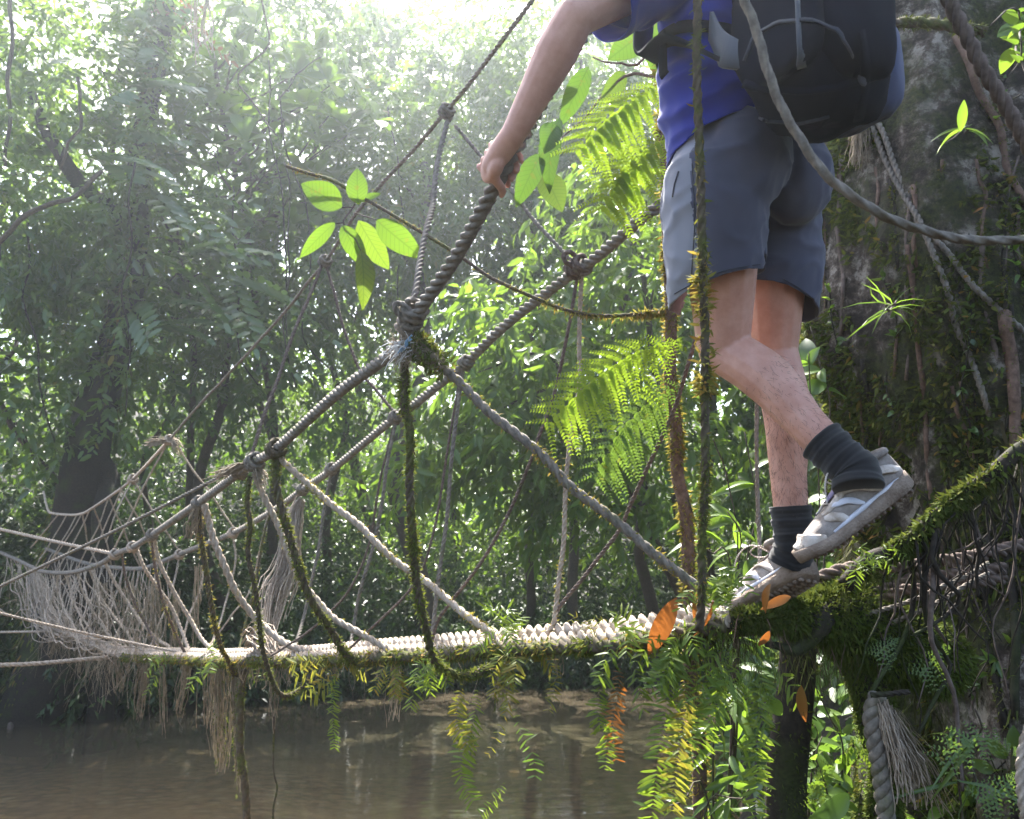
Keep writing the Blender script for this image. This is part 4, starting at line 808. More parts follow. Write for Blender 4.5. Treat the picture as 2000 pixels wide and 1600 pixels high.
def near_rope(label, pts, R, mat, moss=0, name='rope', mm='moss', ml=.018, lim=(0, 1), **k):
    o = thing(name, label, 'rope', tuple(P(*pts[0]))); mb = MB(); Cc = rope(mb, PL(pts), R, **k); s_ = mb.build('strand', M[mat], o, True)
    if moss: moss_on(Cc, R, moss, ml, mm, o, down=.3, lim=lim)
    return o, Cc
vr, CV = near_rope('taut mossy rope hanging straight down in front of the walker', [(1363, -260, 1.55), (1363, 0, 1.55), (1361, 140, 1.55), (1366, 280, 1.55), (1370, 420, 1.55), (1373, 560, 1.55), (1377, 640, 1.55), (1377, 780, 1.55), (1377, 920, 1.55), (1371, 1056, 1.55), (1371, 1145, 1.56), (1366, 1230, 1.6)], .0095, 'rope_moss', 260, 'hanging_rope', 'moss', .02, pitch=.09)
moss_on(CV, .012, 1800, .03, 'moss_gold', vr, lim=(.5, .68), down=.1); moss_on(CV, .010, 1500, .014, 'moss', vr, lim=(.68, .95))
near_rope('slack grey rope curving across the backpack to the right edge', [(1440, -60, 1.3), (1454, 0, 1.3), (1475, 52, 1.3), (1500, 140, 1.3), (1527, 210, 1.3), (1562, 270, 1.3), (1608, 336, 1.3), (1667, 385, 1.3), (1737, 427, 1.31), (1807, 451, 1.33), (1895, 469, 1.36), (2060, 468, 1.4)], .0085, 'rope_grey', 0, 'slack_rope', pitch=.16, depth=.12)
near_rope('thick three strand rope slanting down the top right corner', [(1820, -90, 1.75), (1853, 0, 1.75), (1888, 70, 1.75), (1919, 133, 1.75), (1958, 196, 1.75), (2000, 270, 1.75), (2060, 380, 1.75)], .0165, 'rope_brown', 0, 'thick_rope', pitch=.10, depth=.33, ns=24)
near_rope('short mossy rope end tied level behind the backpack', [(1700, 42, 2.3), (1745, 45, 2.25), (1800, 44, 2.2), (1862, 52, 2.15), (1920, 62, 2.2)], .016, 'rope_moss', 800, 'tie_rope', 'moss_dark')
for lab, pp in (('longer of the two thin ropes slanting down the mossy trunk', [(1690, 215), (1705, 240), (1735, 320), (1770, 390), (1800, 440), (1850, 560), (1868, 640), (1895, 700), (1920, 770), (1942, 850), (1950, 900)]),
                ('thin rope on the trunk that branches off to the right edge', [(1700, 215), (1728, 260), (1752, 330), (1785, 400), (1800, 450), (1835, 480), (1862, 510), (1900, 560), (1940, 600), (1990, 645), (2040, 690)])):
    pts = [tuple(on_trunk(*a)[0]+on_trunk(*a)[1]*.02) for a in pp]
    o = thing('trunk_rope', lab, 'rope', pts[0]); mb = MB(); Cc = rope(mb, pts, .0105, pitch=.07, wob=.002); mb.build('strand', M['rope_grey'], o, True); moss_on(Cc, .01, 180, .015, 'moss', o, lim=(.5, 1))
q0, n0 = on_trunk(1690, 215)
o = thing('frayed_rope_end', 'tangle of frayed pale rope fibres hanging under the backpack', 'rope', tuple(q0)); 
f1, m1 = on_trunk(1694, 270); f2, m2 = on_trunk(1688, 335)
fray('fibre', [q0+n0*.05, f1+m1*.06, f2+m2*.05], 130, [.012, .03, .04], .0011, 'fibre', o)
# mossy limb rising to the right, with ropes bound under it
o = thing('mossy_limb', 'mossy limb slanting up to the right edge behind the raised shoe', 'branch', tuple(P(1700, 1100, 2.0)))
mb = MB(); pts = PL([(1640, 1150, 1.98), (1700, 1095, 1.98), (1780, 1045, 1.97), (1850, 1000, 1.96), (1920, 940, 1.95), (1980, 895, 1.95), (2060, 850, 1.95)]); Cc = tube(mb, pts, [.026, .019, .015, .019, .018], 10, .02, .009); mb.build('branch', M['bark_dark'], o, True)
moss_on(Cc, .018, 3600, .036, 'moss_dark', o, down=1.2); moss_on(Cc, .02, 900, .03, 'moss', o, down=.3)
fibres('root_hair', along(pts, 240), RNG.normal(size=(240, 3))*.4+np.array([0, -.2, -1]), .11, .0009, 'moss_brown', o)
for lab, pp, R in (('uppermost of the bound brown ropes right of the moss mound', [(1560, 1150, 2.15), (1650, 1112, 2.12), (1770, 1108, 2.1), (1830, 1097, 2.1), (1890, 1090, 2.1), (2060, 1050, 2.2)], .019),
                   ('second bound brown rope right of the moss mound', [(1600, 1190, 2.1), (1745, 1148, 2.08), (1790, 1130, 2.08), (1860, 1124, 2.08), (1960, 1110, 2.1)], .0185),
                   ('third bound brown rope right of the moss mound', [(1640, 1210, 2.06), (1750, 1158, 2.05), (1800, 1150, 2.05), (1880, 1140, 2.06), (1960, 1130, 2.1)], .016)):
    near_rope(lab, pp, R, 'rope_brown', 0, 'bound_rope', pitch=.1, depth=.3)
for lab, pp in (('upper thin pale cord under the bound ropes', [(1690, 1200, 2.0), (1768, 1178, 2.0), (1830, 1150, 2.0), (1890, 1124, 2.0), (1930, 1100, 2.05)]), ('lower thin pale cord under the bound ropes', [(1740, 1218, 2.0), (1806, 1190, 2.0), (1850, 1166, 2.0), (1892, 1140, 2.0), (1930, 1120, 2.05)])):
    near_rope(lab, pp, .0062, 'rope_grey', 0, 'cord')
# moss mound at the bridge end, carrying the walker's foot
MD = thing('moss_mound', 'bulging mound of wet moss and roots where the bridge meets the bank', 'mound', tuple(P(1600, 1230, 2.05)))
mb = MB(); pts = PL([(1345, 1222, 1.98), (1420, 1215, 1.98), (1500, 1208, 2.0), (1560, 1210, 2.02), (1640, 1215, 2.06), (1720, 1240, 2.12), (1830, 1290, 2.25)])
Cm = tube(mb, pts, [.012, .02, .026, .05, .1, .1, .09, .09], 16, .02, .008)
C4 = tube(mb, PL([(1650, 1215, 2.08), (1690, 1330, 2.12), (1720, 1460, 2.2), (1740, 1640, 2.3)]), [.05, .05, .04, .05], 10, .03, .01); tube(mb, PL([(1650, 1180, 2.03), (1600, 1220, 2.0), (1560, 1260, 1.99), (1500, 1262, 1.98)]), [.03, .035, .02, .006], 9, .02, .006)
mb.build('root', M['bark_dark'], MD, True)
mb = MB(); n = 42000; t = RNG.uniform(.15, 1, n); k = (t*(len(Cm)-1)).astype(int); rr = np.interp(t, np.linspace(0, 1, 8), [.012, .02, .026, .05, .1, .1, .09, .09]); u = runit(n)
place(mb, L_MOSS, Cm[k]+u*(rr*1.02)[:, None], u+.6*RNG.normal(size=(n, 3))+np.array([0, 0, -.6]), RNG.normal(size=(n, 3)), .016*RNG.uniform(.5, 1.5, n), 1.3); tag(mb.build('moss', M['moss_dark'], MD), kind='stuff')
moss_on(Cm, .03, 1500, .02, 'moss', MD, lim=(0, .55)); moss_on(C4, [.05, .05, .04, .05], 6000, .03, 'moss_dark', MD, down=1.0, clump=False)
fibres('root_hair', along(pts, 420, 0, 1), RNG.normal(size=(420, 3))*.5+np.array([0, -.2, -1]), .2, .0009, 'moss_brown', MD)
fibres('root_hair', along(pts, 60, .1, .7), RNG.normal(size=(60, 3))*.9+np.array([0, -.4, -.3]), .16, .0012, 'bark_red', MD)
# the end of a thick rope with its strands undone, hanging lower right
o = thing('unravelled_rope', 'end of a thick rope with combed out strands hanging at the lower right', 'rope', tuple(P(1730, 1370, 1.9)))
mb = MB(); t = np.linspace(0, 1, 60); cpts = catmull(PL([(1715, 1360, 1.9), (1703, 1400, 1.9), (1712, 1460, 1.9), (1722, 1520, 1.9), (1735, 1640, 1.9)]), .008); T_, N2, B2 = frames(cpts)
ph = np.arange(len(cpts))*.008/.09*2*np.pi
for a in (0, 2.1, 4.2): mb.add(*sweep(cpts+.010*(np.cos(ph+a)[:, None]*N2+np.sin(ph+a)[:, None]*B2), .0125, 9))
mb.build('strand', M['rope_grey'], o, True)
fray('fibre', PL([(1722, 1362, 1.88), (1738, 1420, 1.87), (1760, 1490, 1.88), (1770, 1560, 1.9)]), 110, [.012, .026, .04, .05], .0017, 'rope_pale', o)
fray('fibre', PL([(1730, 1375, 1.88), (1770, 1450, 1.89), (1810, 1520, 1.91), (1840, 1590, 1.93)]), 70, [.012, .025, .05, .09], .0012, 'fibre', o)
mb = MB(); rope(mb, PL([(1700, 1358, 1.87), (1740, 1355, 1.86), (1775, 1352, 1.87)]), .007); mb.build('binding', M['bark_dark'], o, True)
near_rope('pale twisted rope end at the lower right corner', [(2010, 1420, 1.7), (1996, 1470, 1.7), (1994, 1540, 1.7), (2010, 1640, 1.7)], .011, 'rope_pale', 0, 'rope_tail')
# thin upright rope behind the standing leg, mossy climbing stem across the middle
near_rope('thin pale rope hanging just left of the standing leg', [(1480, 640, 2.3), (1478, 800, 2.3), (1478, 900, 2.28), (1481, 1000, 2.25), (1484, 1080, 2.2), (1484, 1180, 2.1)], .0065, 'rope_grey', 0, 'plumb_rope')
o, Cc = near_rope('mossy climbing stem sagging from the big leaves to the sapling', [(560, 325, 2.75), (600, 338, 2.72), (650, 353, 2.7), (699, 381, 2.67), (755, 413, 2.63), (825, 455, 2.6), (898, 500, 2.56), (951, 538, 2.54), (993, 559, 2.52), (1066, 591, 2.5), (1115, 608, 2.49), (1175, 617, 2.48), (1245, 614, 2.47), (1312, 605, 2.46)], .0062, 'rope_moss', 350, 'climbing_stem', 'moss_gold', .014, lobes=2)
moss_on(Cc, .005, 1700, .03, 'moss_gold', o, lim=(.72, 1), down=1.4)

# ------------------------------------------------------------------ plants close by
def frond(mb, pts, npin, plen, hang=.6, pinnule=True, fwd=.35, shape=.9, face=(-.2, -1, .3), tip=.3, pw=1.0):
    """fern frond: rachis through pts; rows of pinnae that taper to the tip, each made of small pinnules"""
    Cf = catmull(pts, .01); n = len(Cf); T0, _, _ = frames(Cf)
    mb.add(*sweep(Cf, np.linspace(.0022, .0008, n), 4))
    fc = nrm(np.array(face, float))
    for k in range(npin):
        t = .06+.93*k/npin; i0 = int(t*(n-1)); tg = T0[i0]; sd_ = nrm(np.cross(tg, fc)); L = plen*max(.05, (math.sin(math.pi*min(1, .16+.9*(1-t)**.8))**shape)*(1-t*.3))
        for sg in (-1, 1):
            upk = 1 if (sd_*sg)[2] < 0 or not pinnule else .4
            d0 = nrm(sd_*sg+tg*(fwd+RNG.normal()*.12)+np.array([0, 0, -hang])*(.6+.4*random.random())*upk+RNG.normal(size=3)*(.05 if pinnule else .22)); L = max(.008, plen*max(.05, (math.sin(math.pi*min(1, .16+.9*(1-t)**.8))**shape)*(1-t*.3))*random.uniform(.85, 1.1)*(upk if upk == 1 else .7)); m = max(4, int(L/.0075)) if pinnule else 1
            if not pinnule:
                if random.random() < .1: continue
                place(mb, N_STRAP, Cf[i0][None], d0[None], (fc+.3*RNG.normal(size=3))[None], L*random.uniform(.75, 1.1), 1.15*pw); continue
            tt = np.linspace(.03, 1, m); q = Cf[i0]+d0*(L*tt)[:, None]+np.array([0, 0, -hang*.3])*(L*tt*tt)[:, None]
            dd = nrm(np.gradient(q, axis=0)+1e-9); s2 = nrm(np.cross(dd, fc)); w = L*.17*(1-tt*.8)+.0035
            for s3 in (-1, 1):
                place(mb, L_LEAFLET, q, s2*s3+dd*.75, fc+.12*RNG.normal(size=(m, 3)), w*pw, 1.3)
def fern_thing(label, mat, fronds, base, name='fern', **k):
    o = thing(name, label, 'fern', tuple(base))
    for pts, npin, plen, hg in fronds:
        mb = MB(); frond(mb, PL(pts), npin, plen, hg, **k); mb.build('frond', M[mat], o)
    return o
fern_thing('bright lacy fern hanging at the left of the blue shirt', 'fern_lit', [
  ([(1345, 200, 2.25), (1290, 165, 2.2), (1230, 195, 2.15), (1180, 235, 2.12), (1145, 275, 2.1), (1115, 310, 2.08)], 17, .19, .6),
  ([(1350, 290, 2.3), (1300, 272, 2.25), (1245, 300, 2.2), (1205, 345, 2.17), (1172, 420, 2.15)], 16, .19, .6)], P(1345, 230, 2.3))
fern_thing('bright yellow green fern reaching left below the handrail', 'fern_lit', [
  ([(1350, 690, 2.3), (1310, 668, 2.22), (1250, 682, 2.15), (1170, 730, 2.1), (1110, 785, 2.07), (1050, 846, 2.05)], 19, .17, .5),
  ([(1330, 660, 2.3), (1322, 668, 2.25), (1290, 690, 2.2), (1262, 740, 2.18), (1250, 800, 2.17)], 10, .08, .8)], P(1350, 690, 2.3))
fern_thing('darker dewy fern below the bright one, left of the bent knee', 'leaf_mid', [
  ([(1400, 770, 2.4), (1350, 748, 2.35), (1280, 775, 2.3), (1220, 830, 2.27), (1180, 890, 2.25), (1150, 950, 2.24)], 17, .16, .5)], P(1400, 770, 2.4))
def strip_fern(label, px, mat='fern', group='strap ferns hanging below the bridge', plen=.045, npin=40, yel=None, w=1.0):
    o = thing('strap_fern', label, 'fern', tuple(P(*px[0])), group)
    mb = MB(); frond(mb, PL(px), npin, plen, .15, False, .25, .45, pw=w); mb.build('frond', M[mat], o); return o
strip_fern('long bright fern strap hanging straight below the mossy hanging loop on the left', [(668, 1300, 3.2), (655, 1325, 3.2), (650, 1380, 3.2), (652, 1430, 3.2), (654, 1470, 3.2)], plen=.045)
strip_fern('toothed fern strap hanging below the bottom of the great rope loop', [(905, 1330, 2.38), (895, 1370, 2.38), (892, 1410, 2.38), (905, 1440, 2.38), (930, 1470, 2.38)], 'fern_yellow', plen=.05)
strip_fern('longest fern strap dangling over the brown water at bottom centre', [(930, 1335, 2.4), (928, 1390, 2.4), (915, 1440, 2.4), (900, 1490, 2.4), (905, 1530, 2.4), (930, 1575, 2.4)], 'fern', plen=.055, npin=34)
strip_fern('small yellow green sprig near the bottom edge, right of the longest strap', [(985, 1530, 2.4), (972, 1555, 2.4), (950, 1580, 2.4), (930, 1600, 2.4)], 'fern', plen=.035, npin=12)
strip_fern('green fern strap beside a rusty one over the water right of centre', [(1180, 1290, 2.15), (1172, 1340, 2.15), (1168, 1400, 2.15), (1185, 1450, 2.15), (1180, 1510, 2.15)], 'fern', plen=.045)
strip_fern('rusty dying fern strap over the water right of centre', [(1210, 1290, 2.15), (1205, 1360, 2.15), (1195, 1420, 2.15), (1205, 1490, 2.15)], 'orange', plen=.045)
strip_fern('short sprig hanging alone under the middle of the foot rope', [(1092, 1290, 2.3), (1085, 1330, 2.3), (1078, 1365, 2.3), (1068, 1400, 2.3)], 'fern_yellow', plen=.035, npin=14)
strip_fern('greyish sprig low over the water under the middle of the foot rope', [(1000, 1380, 2.45), (1020, 1430, 2.45), (1042, 1480, 2.45), (1045, 1535, 2.45)], 'leaf_dark', plen=.045, npin=12)
strip_fern('low pale sprig between the two long straps at bottom centre', [(1000, 1300, 2.45), (990, 1380, 2.45), (970, 1440, 2.45), (945, 1490, 2.45)], 'fern_yellow', plen=.03, npin=12)
o = thing('fern_tuft', 'yellowing fingered fern tuft on the foot rope under the mossy hanging loop', 'fern', tuple(P(640, 1300, 3.3)))
mb = MB()
for px in ([(650, 1300, 3.3), (610, 1310, 3.3), (570, 1325, 3.3)], [(655, 1305, 3.3), (620, 1335, 3.3), (585, 1355, 3.3)], [(665, 1300, 3.3), (640, 1340, 3.3), (600, 1368, 3.3)], [(640, 1290, 3.3), (600, 1290, 3.3), (560, 1300, 3.3)], [(660, 1300, 3.28), (690, 1300, 3.25), (720, 1320, 3.25)]): mb = MB(); frond(mb, PL(px), 12, .07, .1, False, .7, .6); mb.build('frond', M['fern_yellow'], o)
def ferny(label, c, n, L, mat, spread=1.0, up=.0, name='fern_tuft', wide=1.0, npin=12, pl=.05, grp='fern tufts along the foot rope'):
    o = thing(name, label, 'fern', tuple(P(*c)), grp); mb = MB()
    for _ in range(n):
        mb = MB(); d = np.array([RNG.normal()*spread, -.4+RNG.normal()*.4, up+RNG.normal()*.5]); d = nrm(d); a = np.array(tuple(P(*c)))+RNG.normal(size=3)*.012; LL = L*random.uniform(.6, 1.2)
        frond(mb, [a, a+d*LL*.5+np.array([0, 0, .03]), a+d*LL+np.array([0, 0, -.25*LL])], npin, pl, .1, False, .6, .6, face=(-.1, -.8, .6), pw=wide); mb.build('frond', M[mat], o)
    return o
ferny('small fern tuft on the pale foot rope where the slanting rope ends', (985, 1245, 2.45), 6, .1, 'fern', 1, .3)
ferny('fern tuft hanging under the rope loop end near centre', (840, 1300, 2.6), 6, .11, 'fern', .6, -.8)
ferny('yellow fern tuft hanging left of the great loop', (770, 1300, 2.9), 5, .1, 'fern_yellow', .6, -.9)
ferny('fern tuft under the foot rope right of the great loop', (1005, 1290, 2.42), 8, .11, 'fern_yellow', .9, -.6)
ferny('leafy fern tuft on the foot rope left of the orange leaf', (1235, 1265, 2.08), 8, .13, 'fern', 1, -.2)
ferny('tiny fern on top of the thick pale foot rope', (1150, 1240, 2.2), 4, .05, 'fern_yellow', .8, .6, npin=8, pl=.025)
ferny('bright fern tuft by the left end of the foot rope beards', (425, 1300, 4.4), 5, .2, 'fern', 1, -.2, pl=.07)
ferny('thin fern tuft under the frayed band', (340, 1295, 4.9), 4, .2, 'fern', 1, -.1, pl=.06)
ferny('upright fingered fern tuft in front of the standing shoe', (1405, 1185, 1.88), 12, .09, 'fern', .55, .9, wide=1.3, pl=.04, grp='ferns round the bridge end')
ferny('small fern tuft on the mossy limb under the raised shoe', (1690, 1110, 1.93), 7, .07, 'fern', .9, .3, pl=.03, grp='ferns round the bridge end')
ferny('fern cluster hanging below the orange leaves', (1330, 1240, 1.95), 8, .15, 'fern', .9, -.5, pl=.05, grp='ferns round the bridge end')
ferny('broad fern clump hanging below the walkers shoe', (1440, 1290, 1.95), 8, .15, 'fern', .8, -.7, pl=.055, grp='ferns round the bridge end')
for lab, px, pl in (('curtain of fern fronds at the lower left of the bridge end, nearest the water', [(1340, 1250, 1.98), (1310, 1340, 1.98), (1290, 1450, 1.98), (1275, 1570, 1.98), (1270, 1660, 1.98)], .06),
                    ('fern frond hanging beside the sapling foot', [(1370, 1270, 1.95), (1345, 1360, 1.95), (1325, 1470, 1.95), (1310, 1600, 1.95)], .06),
                    ('long pointed fern frond hanging left of the black stump', [(1480, 1270, 1.95), (1485, 1350, 1.95), (1480, 1450, 1.95), (1478, 1540, 1.95), (1475, 1610, 1.95)], .055),
                    ('arched fern frond over the brown water left of the sapling foot', [(1400, 1240, 1.92), (1340, 1265, 1.92), (1300, 1310, 1.92), (1268, 1350, 1.92)], .06),
                    ('yellow green frond crossing in front of the sapling foot', [(1440, 1260, 1.9), (1400, 1330, 1.9), (1380, 1420, 1.9), (1350, 1500, 1.9)], .05)):
    strip_fern(lab, px, random.choice(['fern']*6+['fern_yellow']), 'ferns round the bridge end', pl, 52)
fern_thing('small yellow green fern low on the right of the black stump', 'fern', [([(1640, 1480, 2.1), (1610, 1500, 2.1), (1590, 1540, 2.1), (1585, 1580, 2.1)], 10, .06, .6), ([(1740, 1400, 2.1), (1700, 1440, 2.08), (1670, 1500, 2.05)], 10, .08, .6)], P(1640, 1480, 2.1))
# single leaves
def leaf(mb, a, b, T, wide, face=(0, -1, .3), arch=0.0):
    A, B = np.array(tuple(P(*a))), np.array(tuple(P(*b))); place(mb, T, A[None], (B-A)[None], np.array([face], float), np.linalg.norm(B-A), wide)
def leaf_thing(label, lst, mat, T=N_LANCE, name='leaf', group=None):
    o = thing(name, label, 'leaf', tuple(P(*lst[0][0])), group); mb = MB()
    for a, b_, w in lst: leaf(mb, a, b_, N_CURL if mat == 'orange' and random.random() < .6 else T, w*(.65 if mat == 'orange' else 1), (RNG.normal()*.5, -1, .25))
    mb.build('blade', M[mat], o, True); return o
OG = 'orange dying leaves at the bridge end'
leaf_thing('large orange leaf curving down in front of the foot rope', [((1322, 1166, 1.9), (1264, 1285, 1.88), .95)], 'orange', group=OG)
leaf_thing('orange leaf hanging right of the hanging rope foot', [((1392, 1168, 1.85), (1381, 1252, 1.84), 1.1)], 'orange', group=OG)
leaf_thing('dull orange leaf tilted behind the hanging rope foot', [((1368, 1150, 1.9), (1345, 1215, 1.9), 1.2)], 'orange', group=OG)
leaf_thing('oval orange leaf hanging beside the black stump', [((1565, 1338, 1.9), (1566, 1422, 1.9), 1.5)], 'orange', N_LANCE, group=OG)
leaf_thing('narrow orange leaf across the standing shoe', [((1505, 1140, 1.78), (1478, 1192, 1.78), .9)], 'orange', group=OG)
leaf_thing('small orange leaf lying on the moss under the toe', [((1545, 1165, 1.85), (1500, 1180, 1.83), 1.1)], 'orange', group=OG)
leaf_thing('small orange leaf curled under the mound', [((1503, 1232, 1.9), (1486, 1268, 1.9), 1.2)], 'orange', group=OG)
leaf_thing('single small orange leaf stuck on the mossy trunk', [(tuple((1922, 405, 2.0)), (1902, 412, 2.0), 1.4)], 'orange', group=OG)
leaf_thing('broad grey green leaf at the bottom edge right of the stump', [((1658, 1550, 1.9), (1590, 1620, 1.85), .8)], 'leaf_shade', N_OVAL)
leaf_thing('silvery wet leaf hanging under the ferns left of the stump', [((1500, 1365, 1.95), (1535, 1400, 1.95), 1.1)], 'leaf_dark', N_OVAL)
# spray of large veined leaves above the knot
o = thing('big_leaf_spray', 'spray of large translucent veined leaves hanging from the climbing stem', 'plant', tuple(P(700, 400, 2.65)))
for a, b_, w in (((668, 405, 2.64), (592, 356, 2.58), 1.25), ((700, 400, 2.65), (694, 328, 2.62), 1.25), ((668, 440, 2.62), (702, 502, 2.58), 1.1), ((735, 430, 2.62), (802, 490, 2.58), 1.05), ((705, 490, 2.6), (722, 594, 2.56), .85), ((700, 430, 2.66), (755, 530, 2.7), .9), ((655, 435, 2.64), (590, 490, 2.6), .75), ((705, 395, 2.66), (745, 372, 2.68), .6)):
    mb = MB(); leaf(mb, a, b_, random.choice([N_OVAL, N_OVAL, N_CURL]), w*random.uniform(.8, 1.1), (.2+RNG.normal()*.25, -.9, -.15+RNG.normal()*.3)); mb.build('leaf_blade', M['leaf_big'], o, True, True)
mb = MB(); tube(mb, PL([(699, 381, 2.66), (690, 405, 2.65), (670, 435, 2.63), (690, 460, 2.62), (705, 490, 2.6)]), [.003, .003, .002], 5, .02); tube(mb, PL([(690, 405, 2.65), (668, 405, 2.64)]), [.002, .002], 5, .02); tube(mb, PL([(690, 415, 2.65), (735, 430, 2.62)]), [.002, .002], 5, .02); tube(mb, PL([(670, 435, 2.63), (655, 437, 2.64)]), [.002, .002], 5, .02); mb.build('stem', M['bark_thin'], o, True)
# climber with broad leaves behind the forearm, on the sapling
o = thing('broad_leaf_climber', 'climber with broad yellowing leaves behind the forearm', 'plant', tuple(P(1300, 300, 2.55)))
mb = MB(); tube(mb, PL([(1300, 60, 2.55), (1240, 130, 2.6), (1160, 110, 2.65)]), [.006, .004, .003], 6, .03, .005); tube(mb, PL([(1295, 160, 2.5), (1220, 150, 2.6), (1130, 240, 2.65), (1060, 300, 2.7)]), [.006, .004, .002], 6, .03, .005); mb.build('stem', M['bark_red'], o, True)
mb = MB()
for a, b_, w in (((1150, 130, 2.62), (1105, 218, 2.6), 1.0), ((1080, 240, 2.68), (1070, 290, 2.64), 1.4), ((1095, 230, 2.7), (1040, 330, 2.66), 1.0), ((1220, 140, 2.62), (1180, 200, 2.6), 1.1), ((1260, 60, 2.65), (1200, 110, 2.62), 1.2), ((1060, 300, 2.75), (1010, 370, 2.7), 1.2), ((1270, 30, 2.7), (1290, 110, 2.66), 1.2), ((1060, 340, 2.8), (1100, 400, 2.75), 1.2), ((1110, 110, 2.8), (1060, 150, 2.75), 1.2)):
    mb = MB(); leaf(mb, a, b_, random.choice([N_OVAL, N_CURL]), w*random.uniform(.8, 1.1), (RNG.normal()*.4, -1, RNG.normal()*.3)); mb.build('leaf_blade', M['leaf_broad'], o, True, True)
# leafy plants behind the walker's legs and on the bank at right
def leafy(label, base, pts, nl, L, mat, wide=1.2, T=N_OVAL, name='leafy_plant', grp='leafy plants on the right bank'):
    o = thing(name, label, 'plant', tuple(base), grp); mb = MB()
    for pp in pts:
        Cc = tube(mb, [base]+PL(pp), [.006, .004, .002], 5, .04, .008); k = len(Cc)
        t = RNG.uniform(.25, 1, nl); ii = (t*(k-1)).astype(int); d = RNG.normal(size=(nl, 3))*np.array([1, .6, .5])+np.array([-.3, -.4, -.1])
        nn = RNG.normal(size=(nl, 3))*.5+np.array([0, -.5, .8]); sz = L*RNG.uniform(.6, 1.2, nl)
        for q in range(nl): lf = MB(); place(lf, T, Cc[ii[q]][None], d[q][None], nn[q][None], sz[q], wide); lf.build('leaf_blade', M[mat], o, True)
    mb.build('stem', M['bark_thin'], o, True); return o
leafy('fresh green plant with long leaves behind the standing leg', Vector((.75, 3.3, .3)), [[(1440, 1150, 2.6), (1430, 950, 2.5), (1400, 860, 2.45)], [(1430, 1150, 2.6), (1390, 1080, 2.5), (1350, 980, 2.4)], [(1440, 1200, 2.6), (1450, 1050, 2.5), (1420, 1000, 2.4)], [(1450, 1180, 2.6), (1480, 1000, 2.6), (1460, 850, 2.6)]], 20, .12, 'leaf_mid', 1.0, N_LANCE)
leafy('shrubby plant between the bent calf and the mossy trunk', Vector((1.1, 3.4, .4)), [[(1600, 1000, 2.9), (1590, 800, 2.85), (1580, 690, 2.8)], [(1620, 900, 2.9), (1600, 740, 2.9), (1575, 640, 2.9)]], 16, .1, 'leaf_dark', 1.1)
leafy('low plant with narrow leaves at the foot of the sapling', Vector((.68, 2.9, .2)), [[(1380, 1560, 2.3), (1340, 1570, 2.2), (1290, 1590, 2.15)], [(1390, 1500, 2.3), (1420, 1440, 2.25), (1390, 1400, 2.2)], [(1380, 1600, 2.3), (1440, 1560, 2.2), (1460, 1530, 2.2)]], 14, .1, 'leaf_mid', .8, N_LANCE)
leafy('dark plant in the gap right of the black stump', Vector((1.15, 3.3, .4)), [[(1640, 1500, 2.8), (1620, 1400, 2.7), (1590, 1340, 2.6)], [(1660, 1500, 2.8), (1680, 1400, 2.7), (1640, 1300, 2.7)], [(1620, 1560, 2.7), (1590, 1480, 2.6), (1600, 1440, 2.6)]], 22, .07, 'leaf_mid', 1.2)
leafy('grassy plant with arching leaves at the lower right corner', Vector((1.25, 2.2, .3)), [[(1900, 1500, 1.9), (1920, 1430, 1.85), (1900, 1380, 1.8)], [(1880, 1600, 1.9), (1860, 1520, 1.85), (1850, 1480, 1.8)]], 9, .17, 'leaf_dark', .7, L_BLADE)
leafy('fresh leafy twigs in the top right corner', Vector(tuple(on_trunk(1990, 60)[0])), [[(1990, 60, 2.0), (1985, 110, 1.95), (1960, 150, 1.9)], [(1995, 30, 2.1), (1970, 20, 2.05), (1940, 50, 2.0)], [(1990, 100, 2.0), (1995, 160, 1.9), (1960, 190, 1.85)]], 12, .06, 'leaf_mid', 1.2)
q0, _ = on_trunk(1890, 255)
leafy('small sprig with long green leaves growing from the mossy trunk under the thick rope', Vector(tuple(q0)), [[(1885, 250, 2.15), (1870, 262, 2.1), (1850, 275, 2.08)]], 7, .1, 'leaf_mid', .9, N_LANCE)
q0, _ = on_trunk(1740, 600)
leafy('tuft of grassy leaves growing from the middle of the mossy trunk', Vector(tuple(q0)), [[(1740, 600, 2.3), (1745, 590, 2.2), (1742, 600, 2.15)]], 14, .12, 'leaf_mid', .5, L_BLADE)

# creepers and tangled roots at the foot of the mossy tree
def creeper(label, path, n, L, mat, T=N_OVAL, grp='small creepers on the mossy trunk'):
    pts = []; 
    for a in path: q, nn = on_trunk(*a); pts.append(q+nn*.02)
    o = thing('creeper', label, 'creeper', tuple(pts[0]), grp); mb = MB(); Cc = tube(mb, pts, [.003, .002], 5, .03, .004); mb.build('stem', M['bark_dark'], o, True)
    k = RNG.integers(0, len(Cc), n); mb = MB(); d = RNG.normal(size=(n, 3))+np.array([-.3, -.6, .1]); place(mb, T, Cc[k], d, RNG.normal(size=(n, 3))*.5+np.array([-.2, -.6, .7]), L*RNG.uniform(.5, 1.3, n), 1.1)
    tag(mb.build('foliage', M[mat], o, True), kind='stuff')
creeper('creeper along the left edge of the mossy trunk beside the knees', [(1625, 560), (1640, 640), (1655, 730), (1668, 820), (1690, 920)], 34, .035, 'leaf_mid')
creeper('creeper climbing the middle of the mossy trunk above the raised shoe', [(1760, 820), (1740, 740), (1755, 640), (1735, 540)], 30, .03, 'leaf_dark')
creeper('creeper on the trunk right of the slanting thin ropes', [(1900, 860), (1880, 760), (1900, 640), (1880, 540)], 34, .03, 'leaf_dark')
creeper('creeper with narrow leaves under the thick rope at the right edge', [(1990, 560), (1975, 470), (1985, 380)], 26, .045, 'leaf_mid', N_LANCE)
creeper('creeper round the top of the mossy trunk beside the thick rope', [(1940, 240), (1960, 160), (1985, 90), (1995, 20)], 40, .04, 'leaf_mid')
